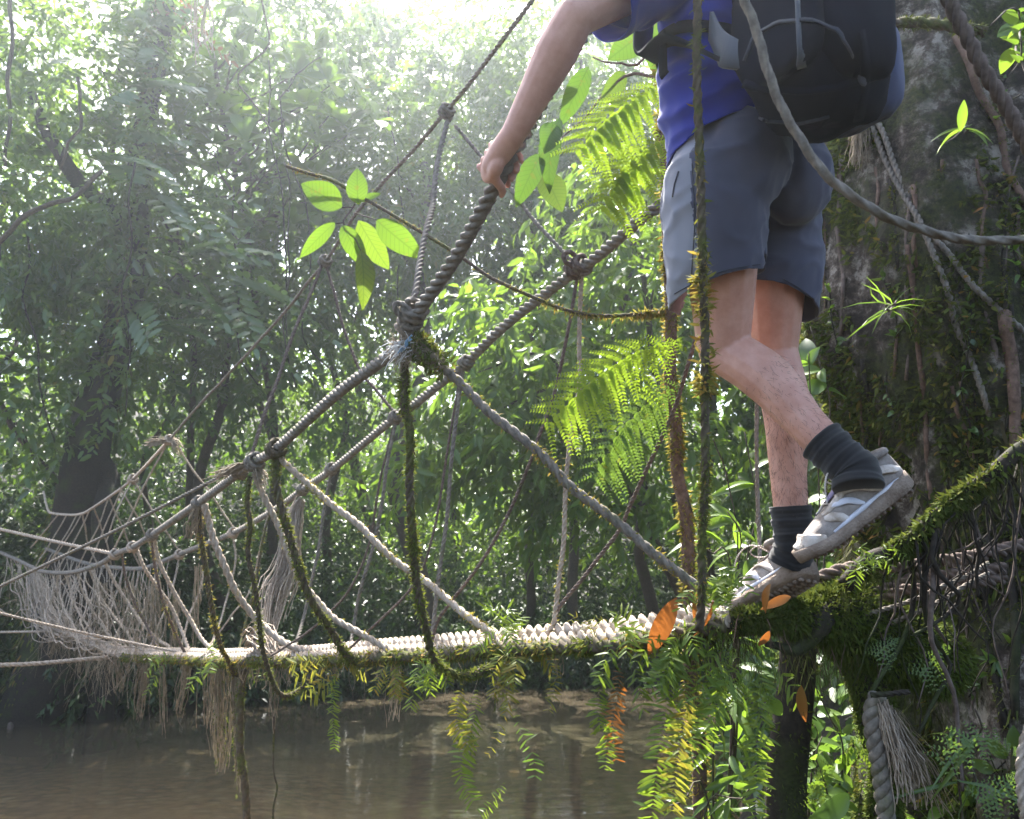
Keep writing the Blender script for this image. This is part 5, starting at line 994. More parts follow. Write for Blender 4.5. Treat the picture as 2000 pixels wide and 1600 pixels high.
creeper('dark creeper low on the trunk right of the unravelled rope', [(1870, 1440), (1900, 1360), (1940, 1300), (1980, 1260)], 40, .05, 'leaf_dark', N_LANCE)
creeper('broad leaved creeper in the bottom right corner', [(1850, 1590), (1900, 1540), (1960, 1500), (1990, 1470)], 36, .06, 'leaf_mid')
o = thing('tangled_roots', 'tangle of thin dark roots hanging below the mossy limb at the right', 'roots', tuple(P(1850, 1150, 2.1)))
for k in range(40):
    a = RNG.uniform(1760, 2030); y0 = np.interp(a, [1640, 1700, 1780, 1850, 1920, 1980, 2060], [1152, 1098, 1050, 1004, 945, 898, 852])+6; L = RNG.uniform(150, 560)*(.6 if k % 3 else 1); d0 = RNG.uniform(1.945, 1.985); sw = RNG.normal()*50
    mb = MB(); tube(mb, PL([(a, y0, d0), (a+sw*.4+RNG.normal()*22, y0+L*.35, d0+RNG.normal()*.02), (a+sw*.7+RNG.normal()*22, y0+L*.7, d0+RNG.normal()*.02), (a+sw+RNG.normal()*20, y0+L, d0+RNG.normal()*.04)]), [.0035, .0025, .0012] if k % 6 else [.008, .006, .004], 5, .04, .008); mb.build('root', M['bark_dark' if k % 5 else 'rope_brown'], o, True)
for lab, fr in (('dark fern arching over the lower right corner', [([(1990, 1470, 1.8), (1930, 1440, 1.78), (1870, 1450, 1.76), (1820, 1490, 1.75)], 14, .07, .5), ([(1995, 1500, 1.8), (1960, 1540, 1.77), (1900, 1570, 1.75)], 12, .07, .5)]), ('small green fern under the bound ropes', [([(1760, 1250, 1.98), (1730, 1262, 1.96), (1700, 1290, 1.95)], 9, .05, .5), ([(1850, 1260, 1.98), (1820, 1290, 1.96), (1790, 1330, 1.95)], 9, .06, .5)])):
    fern_thing(lab, 'leaf_mid', fr, P(*fr[0][0][0]))
# ------------------------------------------------------------------ the walker
SKIN, nt, b, out = newmat('skin')
nt.links.new(mixc(nt, ramp(nt, tex(nt, 16, 6, .65), [(.35, (0, 0, 0)), (.7, (1, 1, 1))]), (.44, .215, .155), (.58, .325, .25)), b.inputs['Base Color'])
b.inputs['Roughness'].default_value = .5; b.inputs['Subsurface Weight'].default_value = .12; b.inputs['Subsurface Radius'].default_value = (.012, .005, .003)
b.inputs['Subsurface Scale'].default_value = 1.0; nt.links.new(ramp(nt, tex(nt, 30, 3), [(.3, (.42,)*3), (.7, (.6,)*3)]), b.inputs['Roughness']); bump(nt, b, tex(nt, 180, 5, .7), .22, .003)
def cloth(name, c1, c2, scale=420, rough=.85, sheen=.2):
    m, nt, b, out = newmat(name)
    nt.links.new(ramp(nt, tex(nt, 5, 4), [(.35, c1), (.65, c2)]), b.inputs['Base Color']); b.inputs['Roughness'].default_value = rough
    b.inputs['Sheen Weight'].default_value = sheen; b.inputs['Specular IOR Level'].default_value = .2; bump(nt, b, tex(nt, scale, 2), .25, .001); return m
M['skin'] = SKIN
M['shirt'] = cloth('blue jersey', (.018, .032, .29), (.028, .046, .38), 500, .75, .25)
M['shorts'] = cloth('slate shorts cloth', (.062, .067, .105), (.085, .09, .135), 500, .8, .15)
M['sock'] = cloth('black ribbed sock', (.012, .012, .013), (.03, .028, .027), 300, .95)
M['pack_black'] = cloth('black pack cloth', (.005, .006, .012), (.009, .010, .018), 700, .85, .0)
M['pack_black'].node_tree.nodes['Principled BSDF'].inputs['Specular IOR Level'].default_value = .08
M['shorts_lit'] = cloth('side panel cloth with painted light', (.2, .215, .26), (.26, .275, .33), 500, .8, .1)  # left side panel, mostly rim and sky light painted into the cloth
M['pack_slate'] = cloth('slate blue pack cloth', (.07, .08, .14), (.09, .105, .175), 700, .75, .1)
M['pack_grey'] = cloth('grey strap web', (.07, .075, .09), (.1, .105, .12), 900, .8)
M['shoe_white'] = plain('muddy white shoe', [(.32, (.26, .2, .15)), (.5, (.5, .43, .37)), (.75, (.66, .61, .57))], 30, .7, .3, 300)
M['shoe_grey'] = plain('grey shoe mesh', [(.3, (.15, .12, .1)), (.7, (.34, .3, .27))], 40, .75, .5, 500)
M['shoe_silver'] = plain('silver shoe trim', [(.3, (.42, .42, .46)), (.7, (.6, .6, .66))], 30, .4)
M['sole'] = plain('muddy sole', [(.3, (.13, .09, .065)), (.7, (.3, .24, .19))], 25, .85, .6, 200)
M['lining'] = plain('violet lining', [(.3, (.18, .15, .24)), (.7, (.26, .22, .33))], 25, .85)
M['hair'] = plain('dark brown hair', [(.3, (.02, .014, .01)), (.7, (.05, .034, .024))], 60, .6)

def ell(mb, c, ax, n=14, m=9):
    """ellipsoid: centre, three axis vectors (scaled)"""
    c = np.array(tuple(c)); A = [np.array(tuple(a), float) for a in ax]; V = [c+A[2]]; 
    for i in range(1, m):
        t = math.pi*i/m
        for j in range(n): p = 2*math.pi*j/n; V.append(c+A[0]*math.sin(t)*math.cos(p)+A[1]*math.sin(t)*math.sin(p)+A[2]*math.cos(t))
    V.append(c-A[2]); F = []
    for j in range(n): F.append((0, 1+j, 1+(j+1) % n)); F.append((len(V)-1, 1+(m-2)*n+(j+1) % n, 1+(m-2)*n+j))
    for i in range(m-2):
        for j in range(n): a = 1+i*n+j; b2 = 1+i*n+(j+1) % n; F.append((a, a+n, b2+n, b2))
    mb.add(np.array(V), F)
def ball(mb, c, r): ell(mb, c, ((r, 0, 0), (0, r, 0), (0, 0, r)))
def limb(mb, pts, radii, ns=14):
    Cc = catmull(pts, .012); t = np.linspace(0, 1, len(Cc)); s = np.array([0.]+list(np.cumsum([(Vector(pts[i+1])-Vector(pts[i])).length for i in range(len(pts)-1)]))); s /= s[-1]
    R = np.interp(t, s, radii); mb.add(*sweep(Cc, R, ns)); ball(mb, Cc[0], R[0]*.98); ball(mb, Cc[-1], R[-1]*.98)
def ringtube(mb, rows):
    """elliptic rings: (centre, half width vector, half depth vector)"""
    ns = 20; V = []
    for c, a, d in rows:
        c, a, d = (np.array(tuple(q), float) for q in (c, a, d))
        for j in range(ns): p = 2*math.pi*j/ns; V.append(c+a*math.cos(p)+d*math.sin(p))
    n = len(rows); F = [(i*ns+j, i*ns+(j+1) % ns, (i+1)*ns+(j+1) % ns, (i+1)*ns+j) for i in range(n-1) for j in range(ns)]
    F += [tuple(range(ns))[::-1], tuple((n-1)*ns+k for k in range(ns))]; mb.add(np.array(V), F)
def remeshed(mb, voxel, smooth_it=4):
    """one closed surface out of overlapping pieces"""
    o = mb.build('tmp', None); md = o.modifiers.new('r', 'REMESH'); md.mode = 'VOXEL'; md.voxel_size = voxel; md.use_smooth_shade = True
    bpy.context.view_layer.update()
    dg = bpy.context.evaluated_depsgraph_get(); me = bpy.data.meshes.new_from_object(o.evaluated_get(dg)); bpy.data.objects.remove(o)
    bm = bmesh.new(); bm.from_mesh(me); bpy.data.meshes.remove(me)
    for _ in range(smooth_it): bmesh.ops.smooth_vert(bm, verts=bm.verts, factor=.5, use_axis_x=True, use_axis_y=True, use_axis_z=True)
    return bm
def finish(bm, name, mat, parent, thick=0):
    me = bpy.data.meshes.new(name); bm.normal_update(); bm.to_mesh(me); bm.free()
    me.polygons.foreach_set('use_smooth', np.ones(len(me.polygons), dtype=bool)); me.materials.append(mat)
    o = bpy.data.objects.new(name, me); COL.objects.link(o)
    if parent: o.parent = parent; o.matrix_parent_inverse = parent.matrix_basis.inverted()
    if thick: md = o.modifiers.new('thickness', 'SOLIDIFY'); md.thickness = thick; md.offset = -1
    return o
def cut(bm, co, no, sel):
    """cuts away what lies beyond the plane, among the faces that sel() picks"""
    co, no = Vector(co), Vector(no).normalized()
    fs = [f for f in bm.faces if sel(f.calc_center_median())]
    geom = fs + list({e for f in fs for e in f.edges}) + list({v for f in fs for v in f.verts})
    bmesh.ops.bisect_plane(bm, geom=geom, plane_co=co, plane_no=no, clear_outer=True)
def ruffle(bm, fn):
    bm.normal_update()
    d = [(v, v.normal.copy()*fn(v.co)) for v in bm.verts]
    for v, q in d: v.co += q

HD = Vector((-.6, .8, 0)).normalized(); LS = Vector((-.8, -.6, 0)); UP = Vector((0, 0, 1))
WK = thing('person', 'walker in blue shirt and slate shorts stepping off the rope bridge, holding its handrail', 'person', tuple(P(1500, 1190, 2.0)))
hipL, knL, anL = P(1400, 372, 1.80), P(1412, 682, 1.89), P(1656, 908, 1.69)
hipR, knR, anR = P(1505, 372, 1.95), P(1511, 680, 2.02), P(1550, 1050, 1.96)
shL, elL, wrL = P(1300, -60, 1.77), P(1124, 32, 1.66), P(1003, 262, 1.735)
shR, elR, wrR = P(1545, -80, 2.03), P(1500, 90, 2.25), P(1430, 262, 2.34)
pel, wai, che, upc, nek, hed = P(1452, 335, 1.87), P(1417, 190, 1.86), P(1420, 20, 1.86), P(1424, -110, 1.87), P(1424, -215, 1.89), P(1405, -320, 1.93)
mb = MB()
def legm(h, k, a, back):
    mid = (h+k)/2-HD*.005; cf = k+(a-k)*.33+back*.018; lo = k+(a-k)*.68+back*.004
    limb(mb, [h, mid, k], [.088, .078, .059]); limb(mb, [k, cf, lo, a], [.056, .058, .043, .038])
    ell(mb, k+(a-k)*.28+back*.024, (back*.040, (a-k).normalized().cross(back)*.048, (a-k).normalized()*.11))
legm(hipL, knL, anL, Vector((.65, -.3, .6)).normalized()); legm(hipR, knR, anR, Vector((.6, -.8, 0)))
def footm(a, f): limb(mb, [a, a-UP*.02, a+f*.1-UP*.06], [.036, .036, .03])
ringtube(mb, [(pel-UP*.06, LS*.12, HD*.09), (pel, LS*.165, HD*.105), (wai, LS*.135, HD*.085), (che, LS*.148, HD*.095), (upc, LS*.155, HD*.09), (upc+UP*.06, LS*.11, HD*.08)])
for s_ in (1, -1): ell(mb, pel-HD*.07+LS*.075*s_-UP*.02, (LS*.085, HD*.075, UP*.10))
limb(mb, [upc+UP*.03, nek+UP*.02, hed-UP*.06], [.075, .056, .055])
def armm(s, e, w): limb(mb, [s, (s+e)/2, e], [.056, .048, .041]); limb(mb, [e, e+(w-e)*.3, e+(w-e)*.7, w], [.041, .045, .034, .027])
armm(shL, elL, wrL); armm(shR, elR, wrR); limb(mb, [shL, upc+LS*.06], [.065, .07]); limb(mb, [shR, upc-LS*.06], [.065, .07])
def handm(w, rc, tdir, c, rr):
    """a hand closed round a rope: w wrist, rc rope point under the palm, tdir along the rope away from the wrist, c from the rope to the palm"""
    t = Vector(tdir).normalized(); c = (Vector(c)-t*Vector(c).dot(t)).normalized(); s = t.cross(c)
    if s.x > 0: s = -s
    pc = rc+c*(rr+.013)
    limb(mb, [w, w*.4+pc*.6, pc], [.027, .027, .022]); ell(mb, pc, (s*.036, c*.015, t*.043))
    ell(mb, pc-s*.018-t*.01, (s*.02, c*.017, t*.03))
    for k, (o_, r, e) in enumerate(((-.034, .0078, 205), (-.012, .009, 222), (.010, .0092, 226), (.032, .0088, 215))):
        pts = []
        for q in np.linspace(35, e, 8):
            a = math.radians(q); rho = rr+.0085+(.004 if 60 < q < 110 else 0); pts.append(rc+t*o_+c*(rho*math.cos(a))+s*(rho*math.sin(a)))
        pts[0] = pc+t*o_*.9+s*.018; limb(mb, pts, [r*1.15, r*1.12, r*1.05, r*1.05, r, r, r*.95, r*.85], 8)
    for o_ in (-.034, -.012, .010, .031): ell(mb, pc+t*o_*.95+s*.026+c*.008, (s*.009, c*.008, t*.0085), 8, 6)
    th = [pc-s*.02-t*.02, rc+c*(rr+.006)-s*(rr+.006)+t*.012, rc-s*(rr+.0105)+t*.034-c*.004, rc-s*(rr+.008)+t*.052-c*.012]
    limb(mb, th, [.013, .0115, .0105, .0085], 8)
tl = P(900, 480, 1.97)-P(985, 330, 1.8)
handm(wrL, P(984, 328, 1.80), tl, (-.25, -1, .25), .0185)
tr_ = P(1290, 400, 2.4)-P(1500, 262, 2.5)
handm(wrR, P(1400, 328, 2.45), tr_, (0, -1, .4), .0195)
# head with face, turned along the bridge
ell(mb, hed+UP*.03, (LS*.075, HD*.095, UP*.10)); ell(mb, hed+HD*.03-UP*.055, (LS*.055, HD*.06, UP*.062)); ell(mb, hed+HD*.10-UP*.005, (LS*.014, HD*.022, UP*.028)); ell(mb, hed+HD*.088+UP*.03, (LS*.05, HD*.012, UP*.012)); ell(mb, hed+HD*.085-UP*.05, (LS*.024, HD*.01, UP*.01))
for s_ in (1, -1): ell(mb, hed+LS*.077*s_-HD*.005, (LS*.010, HD*.02, UP*.032))
bm = remeshed(mb, .0034, 3); body = finish(bm, 'body', M['skin'], WK)
mb = MB(); ell(mb, hed+UP*.045-HD*.012, (LS*.082, HD*.098, UP*.092)); bm = remeshed(mb, .008, 2); cut(bm, hed+HD*.05+UP*.03, (HD-UP*.55), lambda c_: True); ruffle(bm, lambda q: .006*noise.noise(Vector(q)*60)); finish(bm, 'hair', M['hair'], WK, .004)
for s_ in (1, -1): mb = MB(); ball(mb, hed+HD*.083+LS*.032*s_+UP*.012, .012); mb.build('eye', M['shoe_silver'], WK, True)
# leg hair
def leghair(k, a, n, side):
    ax = (a-k); t = RNG.uniform(.3, .93, n); R = np.interp(t, [0, .3, .68, 1], [.058, .066, .046, .039]); u = runit(n); axn = nrm(np.array(tuple(ax))); u = nrm(u-axn*np.sum(u*axn, 1, keepdims=True)); u = u[np.argsort(-(u@np.array(tuple(side)))-RNG.normal(size=n)*.6)][:int(n*.75)]; n = len(u); t = t[:n]; R = R[:n]
    p = np.array(tuple(k))+np.array(tuple(ax))*t[:, None]+np.array(tuple(side))*(.016*np.interp(t, [.3, .7], [1, .1]))[:, None]+u*(R*.94)[:, None]
    mb = MB(); fibre_mb(mb, p, u*.55+axn*.9+.35*RNG.normal(size=(n, 3)), .017, .00028, 3, .15, .3); tag(mb.build('leg_hair', M['hair'], WK), kind='stuff')
leghair(knR, anR, 1500, Vector((.6, -.8, 0))); leghair(knL, anL, 700, Vector((.65, -.3, .6)).normalized())
# shorts
mb = MB(); RGT = Vector((1, 0, 0))
ringtube(mb, [(pel-UP*.075, LS*.15, HD*.11), (pel-UP*.02, LS*.182, HD*.127), (pel+UP*.05, LS*.176, HD*.122), (wai-UP*.03, LS*.15, HD*.10), (wai+UP*.02, LS*.142, HD*.096)])
for s_ in (1, -1): ell(mb, pel-HD*.075+LS*.078*s_-UP*.02, (LS*.096, HD*.08, UP*.115))
limb(mb, [hipL+LS*.01, hipL*.5+knL*.5+LS*.012, knL+LS*.012+UP*.01], [.112, .110, .106], 18)
limb(mb, [hipR-LS*.01, hipR*.5+knR*.5-LS*.01, knR-LS*.008+UP*.01], [.112, .105, .098], 18)
bm = remeshed(mb, .007, 6)
def shortfold(q):
    z = q.z-pel.z; u = (q-pel).dot(LS)
    r1 = 1-abs(noise.noise(Vector((u*5+z*7, q.y*5, z*10-u*8))))*2.6; r2 = 1-abs(noise.noise(Vector((u*11-z*9+7, q.y*9, z*13+u*9))))*2.6
    return .0075*noise.noise(Vector((q.x*7+q.z*4, q.y*7, q.z*9)))+.0055*max(0, r1)**2+.0035*max(0, r2)**2-.006*math.exp(-(u/.012)**2)*(1 if -.16 < z < .06 else 0)
ruffle(bm, shortfold)
mid = lambda q: (Vector(q)-pel).dot(LS) + .0
cut(bm, P(1412, 566, 1.84), -UP*.95+RGT*.25, lambda q: mid(q) > 0.01 and q.z < pel.z-.1)
cut(bm, P(1530, 580, 1.96), -UP*.95-RGT*.28, lambda q: mid(q) <= 0.012 and q.z < pel.z-.1)
cut(bm, P(1420, 255, 1.86), UP*.94-RGT*.30, lambda q: True)
SH = finish(bm, 'shorts', M['shorts'], WK, .004)
SH.data.materials.append(M['shorts_lit'])
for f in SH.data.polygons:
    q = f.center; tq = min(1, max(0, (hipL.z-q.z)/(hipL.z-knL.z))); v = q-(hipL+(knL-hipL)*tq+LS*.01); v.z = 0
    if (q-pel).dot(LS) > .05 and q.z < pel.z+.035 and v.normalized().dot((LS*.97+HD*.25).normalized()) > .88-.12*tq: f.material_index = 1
from mathutils.bvhtree import BVHTree
def surface(objs):
    V = []; F = []
    for o_ in objs:
        k = len(V); V += [v.co.copy() for v in o_.data.vertices]; F += [[k+i_ for i_ in p_.vertices] for p_ in o_.data.polygons]
    return BVHTree.FromPolygons(V, F)
def drape(bv, pxs, off=.001, n=14):
    L_ = np.array(pxs, float); k_ = np.linspace(0, len(L_)-1, n); out = []; o_ = Vector((0, 0, CAMZ))
    for x_, y_ in zip(np.interp(k_, range(len(L_)), L_[:, 0]), np.interp(k_, range(len(L_)), L_[:, 1])):
        d_ = (P(x_, y_, 1)-o_).normalized(); h_ = bv.ray_cast(o_, d_)
        if h_[0] is not None: out.append(h_[0]+h_[1]*off*(1 if h_[1].dot(d_) < 0 else -1))
    return out
M['thread'] = plain('dark seam thread', [(.3, (.035, .037, .05)), (.7, (.05, .052, .07))], 80, .85)
M['zip'] = plain('grey zip tape', [(.3, (.025, .026, .034)), (.7, (.04, .042, .055))], 80, .6)
bvs = surface([SH])
for nm, px_, r_, mt in (('side_seam', [(1352, 320), (1358, 430), (1352, 520), (1348, 570)], .0014, 'thread'), ('pocket_welt', [(1326, 335), (1318, 360), (1314, 385)], .0018, 'thread'), ('hem_stitch', [(1318, 574), (1370, 545), (1420, 527), (1470, 518), (1508, 514)], .0012, 'thread'), ('hem_stitch', [(1530, 545), (1560, 562), (1590, 585)], .0012, 'thread')):
    q_ = drape(bvs, px_)
    if len(q_) > 4: mb = MB(); tube(mb, q_, [r_, r_], 5, .008); mb.build(nm, M[mt], SH, True)
# pocket edge and seams: thin raised welts on the cloth
def welt(name, pts, r, mat, parent): mb = MB(); tube(mb, pts, [r, r], 6, .01); return mb.build(name, mat, parent, True)
# shirt
mb = MB()
ringtube(mb, [(pel-UP*.03, LS*.196, HD*.155), (pel+UP*.03, LS*.19, HD*.146), (wai-UP*.03, LS*.174, HD*.13), (wai+UP*.02, LS*.166, HD*.12), (wai+UP*.08, LS*.165, HD*.12), (che, LS*.178, HD*.125), (upc, LS*.18, HD*.118), (upc+UP*.05, LS*.14, HD*.095), (nek-UP*.0, LS*.075, HD*.07)])
limb(mb, [upc+LS*.08+UP*.0, shL, shL+(elL-shL)*.5, elL+(elL-shL)*.05], [.09, .088, .082, .078], 18)
limb(mb, [upc-LS*.08, shR, shR+(elR-shR)*.5, elR+(elR-shR)*.05], [.09, .085, .08, .076], 18)
bm = remeshed(mb, .007, 6)
def fold(q):
    u = (q-wai).dot(LS); z = q.z-wai.z
    rg = max(0, 1-abs(noise.noise(Vector((u*6+z*10+3, (q-wai).dot(HD)*5, z*15-u*9))))*2.4)**2
    return .007*rg+.0075*noise.noise(Vector((u*7+z*5, (q-wai).dot(HD)*6, z*17+u*9)))+.005*noise.noise(Vector((u*16-z*10, q.y*12, z*36+u*16+4)))+.0022*math.sin(z*85+u*34+5*noise.noise(q*6))*max(0, 1-abs(z+.02)/.14)
ruffle(bm, fold)
cut(bm, P(1400, 292, 1.86), -UP*.94+RGT*.30, lambda q: q.z < che.z-.1)
ax = (elL-shL).normalized(); cut(bm, shL+(elL-shL)*.70, ax, lambda q: (q-shL).dot(ax) > .05 and ((q-shL)-ax*(q-shL).dot(ax)).length < .125)
ax2 = (elR-shR).normalized(); cut(bm, shR+(elR-shR)*.6, ax2, lambda q: (q-shR).dot(ax2) > .10 and ((q-shR)-ax2*(q-shR).dot(ax2)).length < .105 and (q-upc).dot(HD) > .14)
cut(bm, nek-UP*.005, UP, lambda q: q.z > upc.z)
finish(bm, 'shirt', M['shirt'], WK, .003)
# socks
def sock(a, k, f):
    d = (k-a).normalized(); mb = MB(); pts = [a-d*.05+f*.02, a-d*.02, a+d*.02, a+d*.055, a+d*.075]; Cc = catmull(pts, .003); n = len(Cc)
    R = np.interp(np.linspace(0, 1, n), [0, .3, .6, 1], [.05, .0475, .046, .0485])+.0016*np.sin(np.arange(n)*.62)+.0009*np.sin(np.arange(n)*1.7)
    V, F, uv = sweep(Cc, R, 30)
    V = V+np.array([tuple(Vector((1, 1, 1))*.0022*noise.noise(Vector(v)*45)) for v in V]); mb.add(V, F); mb.build('sock', M['sock'], WK, True)
FR = Vector((-.42, .82, -.38)).normalized(); FL = Vector((-.80, .10, -.58)).normalized()
sock(anR, knR, FR); sock(anL, knL, FL)
# shoes
PX = [-.05, -.042, -.025, 0, .05, .09, .14, .185, .22, .243, .252]
PW = [.012, .026, .036, .041, .0425, .0455, .0505, .0515, .044, .027, .010]
PT = [.088, .100, .104, .100, .095, .088, .073, .062, .052, .042, .034]
def shoe(org, f, up, K=1.0):
    f = Vector(f).normalized(); up = Vector(up); up = (up-f*up.dot(f)).normalized(); sd = up.cross(f)
    W = lambda x, y, z: np.array(tuple(org+(f*x+sd*y+up*z)*K))
    wd = lambda x: float(np.interp(x, PX, PW)); tp = lambda x: float(np.interp(x, PX, PT))
    def surf(x, a, k=1.0):   # a: 0 side, 90 top, 180 other side
        a = math.radians(a); ca, sa = math.cos(a), math.sin(a); e = .62
        return W(x, k*wd(x)*math.copysign(abs(ca)**e, ca), .022+(tp(x)-.022)*k*(abs(sa)**.8))
    ns = 26; mb = MB(); xs = np.r_[np.linspace(-.05, -.02, 6), np.linspace(-.01, .22, 30), np.linspace(.226, .252, 7)]; V = []
    for x in xs:
        for j in range(ns):
            if j <= 18: V.append(surf(x, 180*j/18))
            else: V.append(W(x, -wd(x)*(1-2*(j-18)/8), .016))
    n = len(xs); F = [(i*ns+j, i*ns+(j+1) % ns, (i+1)*ns+(j+1) % ns, (i+1)*ns+j) for i in range(n-1) for j in range(ns)]+[tuple(range(ns))[::-1], tuple((n-1)*ns+k for k in range(ns))]
    mb.add(np.array(V), F); up_ = mb.build('shoe', M['shoe_grey'], WK, True)
    mb = MB(); V = []; prof = [(-1.06, .026), (-1.13, .014), (-1.08, .0), (-.5, -.004), (.5, -.004), (1.08, 0), (1.13, .014), (1.06, .026)]
    for x in xs:
        rk = .012*smooth01((x-.17)/.09)+.006*smooth01((-.02-x)/.03)
        for (y, z) in prof: V.append(W(x*1.03, y*(wd(x)+.002), z+float(rk)+(.010*max(0, 1-abs(x+.01)/.09) if z > .01 else 0)))
    k = len(prof); F = [(i*k+j, i*k+(j+1) % k, (i+1)*k+(j+1) % k, (i+1)*k+j) for i in range(n-1) for j in range(k)]+[tuple(range(k))[::-1], tuple((n-1)*k+q for q in range(k))]
    mb.add(np.array(V), F); mb.build('sole', M['sole'], up_, False)
    mb = MB()   # tread lugs
    for x in np.arange(-.03, .235, .016):
        for y in (-.62, 0, .62):
            c = W(x, y*wd(x), -.006+.012*float(smooth01((x-.17)/.09))); ell(mb, c, (f*.0055, sd*wd(x)*.25, up*.005), 6, 4)
    mb.build('tread', M['sole'], up_)
    def band(name, path, w, mat, k=1.035, th=.0022):
        Cc = catmull([surf(x, a, k) for x, a in path], .006); m = len(Cc); T0, _, _ = frames(Cc); cen = np.array([W(float(x), 0, .04) for x in np.interp(np.linspace(0, 1, m), np.linspace(0, 1, len(path)), [p[0] for p in path])])
        out_ = nrm(Cc-cen); sdv = nrm(np.cross(T0, out_)); mb = MB(); V = []
        ww = w*np.minimum(1, .45+2.2*np.minimum(np.linspace(0, 1, m), 1-np.linspace(0, 1, m)))
        for q in range(m): V += [Cc[q]-sdv[q]*ww[q]-out_[q]*th*.8, Cc[q]-sdv[q]*ww[q]*.8+out_[q]*th, Cc[q]+sdv[q]*ww[q]*.8+out_[q]*th, Cc[q]+sdv[q]*ww[q]-out_[q]*th*.8]
        F = [(i*4+j, i*4+(j+1) % 4, (i+1)*4+(j+1) % 4, (i+1)*4+j) for i in range(m-1) for j in range(4)]; mb.add(np.array(V), F); return mb.build(name, M[mat], up_, True)
    for s_ in (0, 180):
        A = lambda a: a if s_ == 0 else 180-a
        band('side_stripe', [(.025, A(8)), (.06, A(38)), (.095, A(62)), (.11, A(72))], .009, 'shoe_white')
        band('side_stripe', [(.075, A(8)), (.10, A(34)), (.13, A(58)), (.135, A(66))], .008, 'shoe_silver')
        band('side_stripe', [(.125, A(6)), (.145, A(30)), (.165, A(52))], .010, 'shoe_white')
        band('heel_band', [(-.044, A(14)), (-.02, A(24)), (.01, A(40)), (.03, A(60))], .011, 'shoe_white')
        band('eyelet_band', [(.045, A(66)), (.09, A(62)), (.14, A(62)), (.16, A(74))], .008, 'shoe_white')
        band('rim_band', [(-.046, A(6)), (0, A(4)), (.06, A(4)), (.12, A(4)), (.17, A(4))], .006, 'shoe_silver')
    band('toe_cap', [(.19, 4), (.225, 40), (.236, 90), (.225, 140), (.19, 176)], .016, 'shoe_white')
    band('tongue', [(.03, 90), (.045, 90), (.075, 90), (.13, 90)], .017, 'lining', 1.10)
    mb = MB()
    for x in (.06, .083, .106, .129): rope(mb, [surf(x, 60, 1.06), surf(x+.004, 90, 1.09), surf(x, 120, 1.06)], .0026, ns=6)
    for sg in (1, -1): rope(mb, [surf(.055, 90, 1.1), W(.065, sg*.028, .125), W(.085, sg*.045, .115), W(.08, sg*.03, .10), surf(.06, 90, 1.09)], .0022, ns=6)
    rope(mb, [surf(.055, 90, 1.1), W(.085, .035, .135), W(.12, .055, .12), W(.145, .06, .085)], .0022, ns=6)
    mb.build('lace', M['shoe_white'], up_, True)
    mb = MB(); th = np.linspace(0, 2*np.pi, 25); tube(mb, [W(.005+.052*math.cos(a), .040*math.sin(a), .108+.012*math.cos(a)) for a in th], [.0085, .0085], 8, .006); mb.build('collar', M['shoe_grey'], up_, True)
    return up_
shoe(P(1560, 1140, 1.955), FR, (0, .3, 1)); shoe(P(1748, 972, 1.70), FL, (-.57, 0, .8), .92)

# ------------------------------------------------------------------ backpack
BK = thing('backpack', 'black and slate blue backpack on the walkers back', 'backpack', tuple(P(1590, 283, 1.62)))
BD = -HD; pc = P(1582, 15, 1.625)
def sup(mb, c, ax, e=.62, n=40, m=26, f=None):
    c = np.array(tuple(c)); A = [np.array(tuple(a)) for a in ax]; sg = lambda v: math.copysign(abs(v)**e, v); V = []
    for i in range(m+1):
        t = math.pi*(i+.001)/(m+.002)
        for j in range(n):
            p = 2*math.pi*j/n; q = np.array([sg(math.sin(t)*math.cos(p))*1.0, sg(math.sin(t)*math.sin(p)), sg(math.cos(t))])
            q[:2] *= (abs(math.sin(t))**e)/(max(abs(sg(math.sin(t))), 1e-6)); k = 1+.06*noise.noise(Vector(q)*2.2+Vector((3, 1, 2)))+.022*noise.noise(Vector(q)*6)
            V.append(c+k*(A[0]*q[0]+A[1]*q[1]+A[2]*q[2]))
    F = [(i*n+j, (i+1)*n+j, (i+1)*n+(j+1) % n, i*n+(j+1) % n) for i in range(m) for j in range(n)]; F += [tuple(range(n))[::-1], tuple(m*n+k for k in range(n))]
    mb.add(np.array(V), F)
mb = MB(); sup(mb, pc, (LS*.152, BD*.115, UP*.262)); ob = mb.build('pack_body', M['pack_slate'], BK, True)
ob.data.materials.append(M['pack_black'])
for f in ob.data.polygons:
    q = f.center-pc
    if q.z < -.13+.05*math.sin(q.dot(LS)*14+q.dot(BD)*6) or q.dot(BD) < -.07: f.material_index = 1
mb = MB(); sup(mb, pc+BD*.085+LS*.03-UP*.055, (LS*.098, BD*.07, UP*.165), .6); fp = mb.build('front_pocket', M['pack_black'], BK, True)
mb = MB(); sup(mb, pc+BD*.085+LS*.012+UP*.155, (LS*.112, BD*.06, UP*.075), .6); mb.build('top_pocket', M['pack_slate'], BK, True)
for s_ in (1, -1):
    mb = MB(); sup(mb, pc+LS*.136*s_-UP*.10+BD*.01, (LS*.032, BD*.09, UP*.12), .6); mb.build('side_pocket', M['pack_black' if s_ > 0 else 'pack_slate'], BK, True)
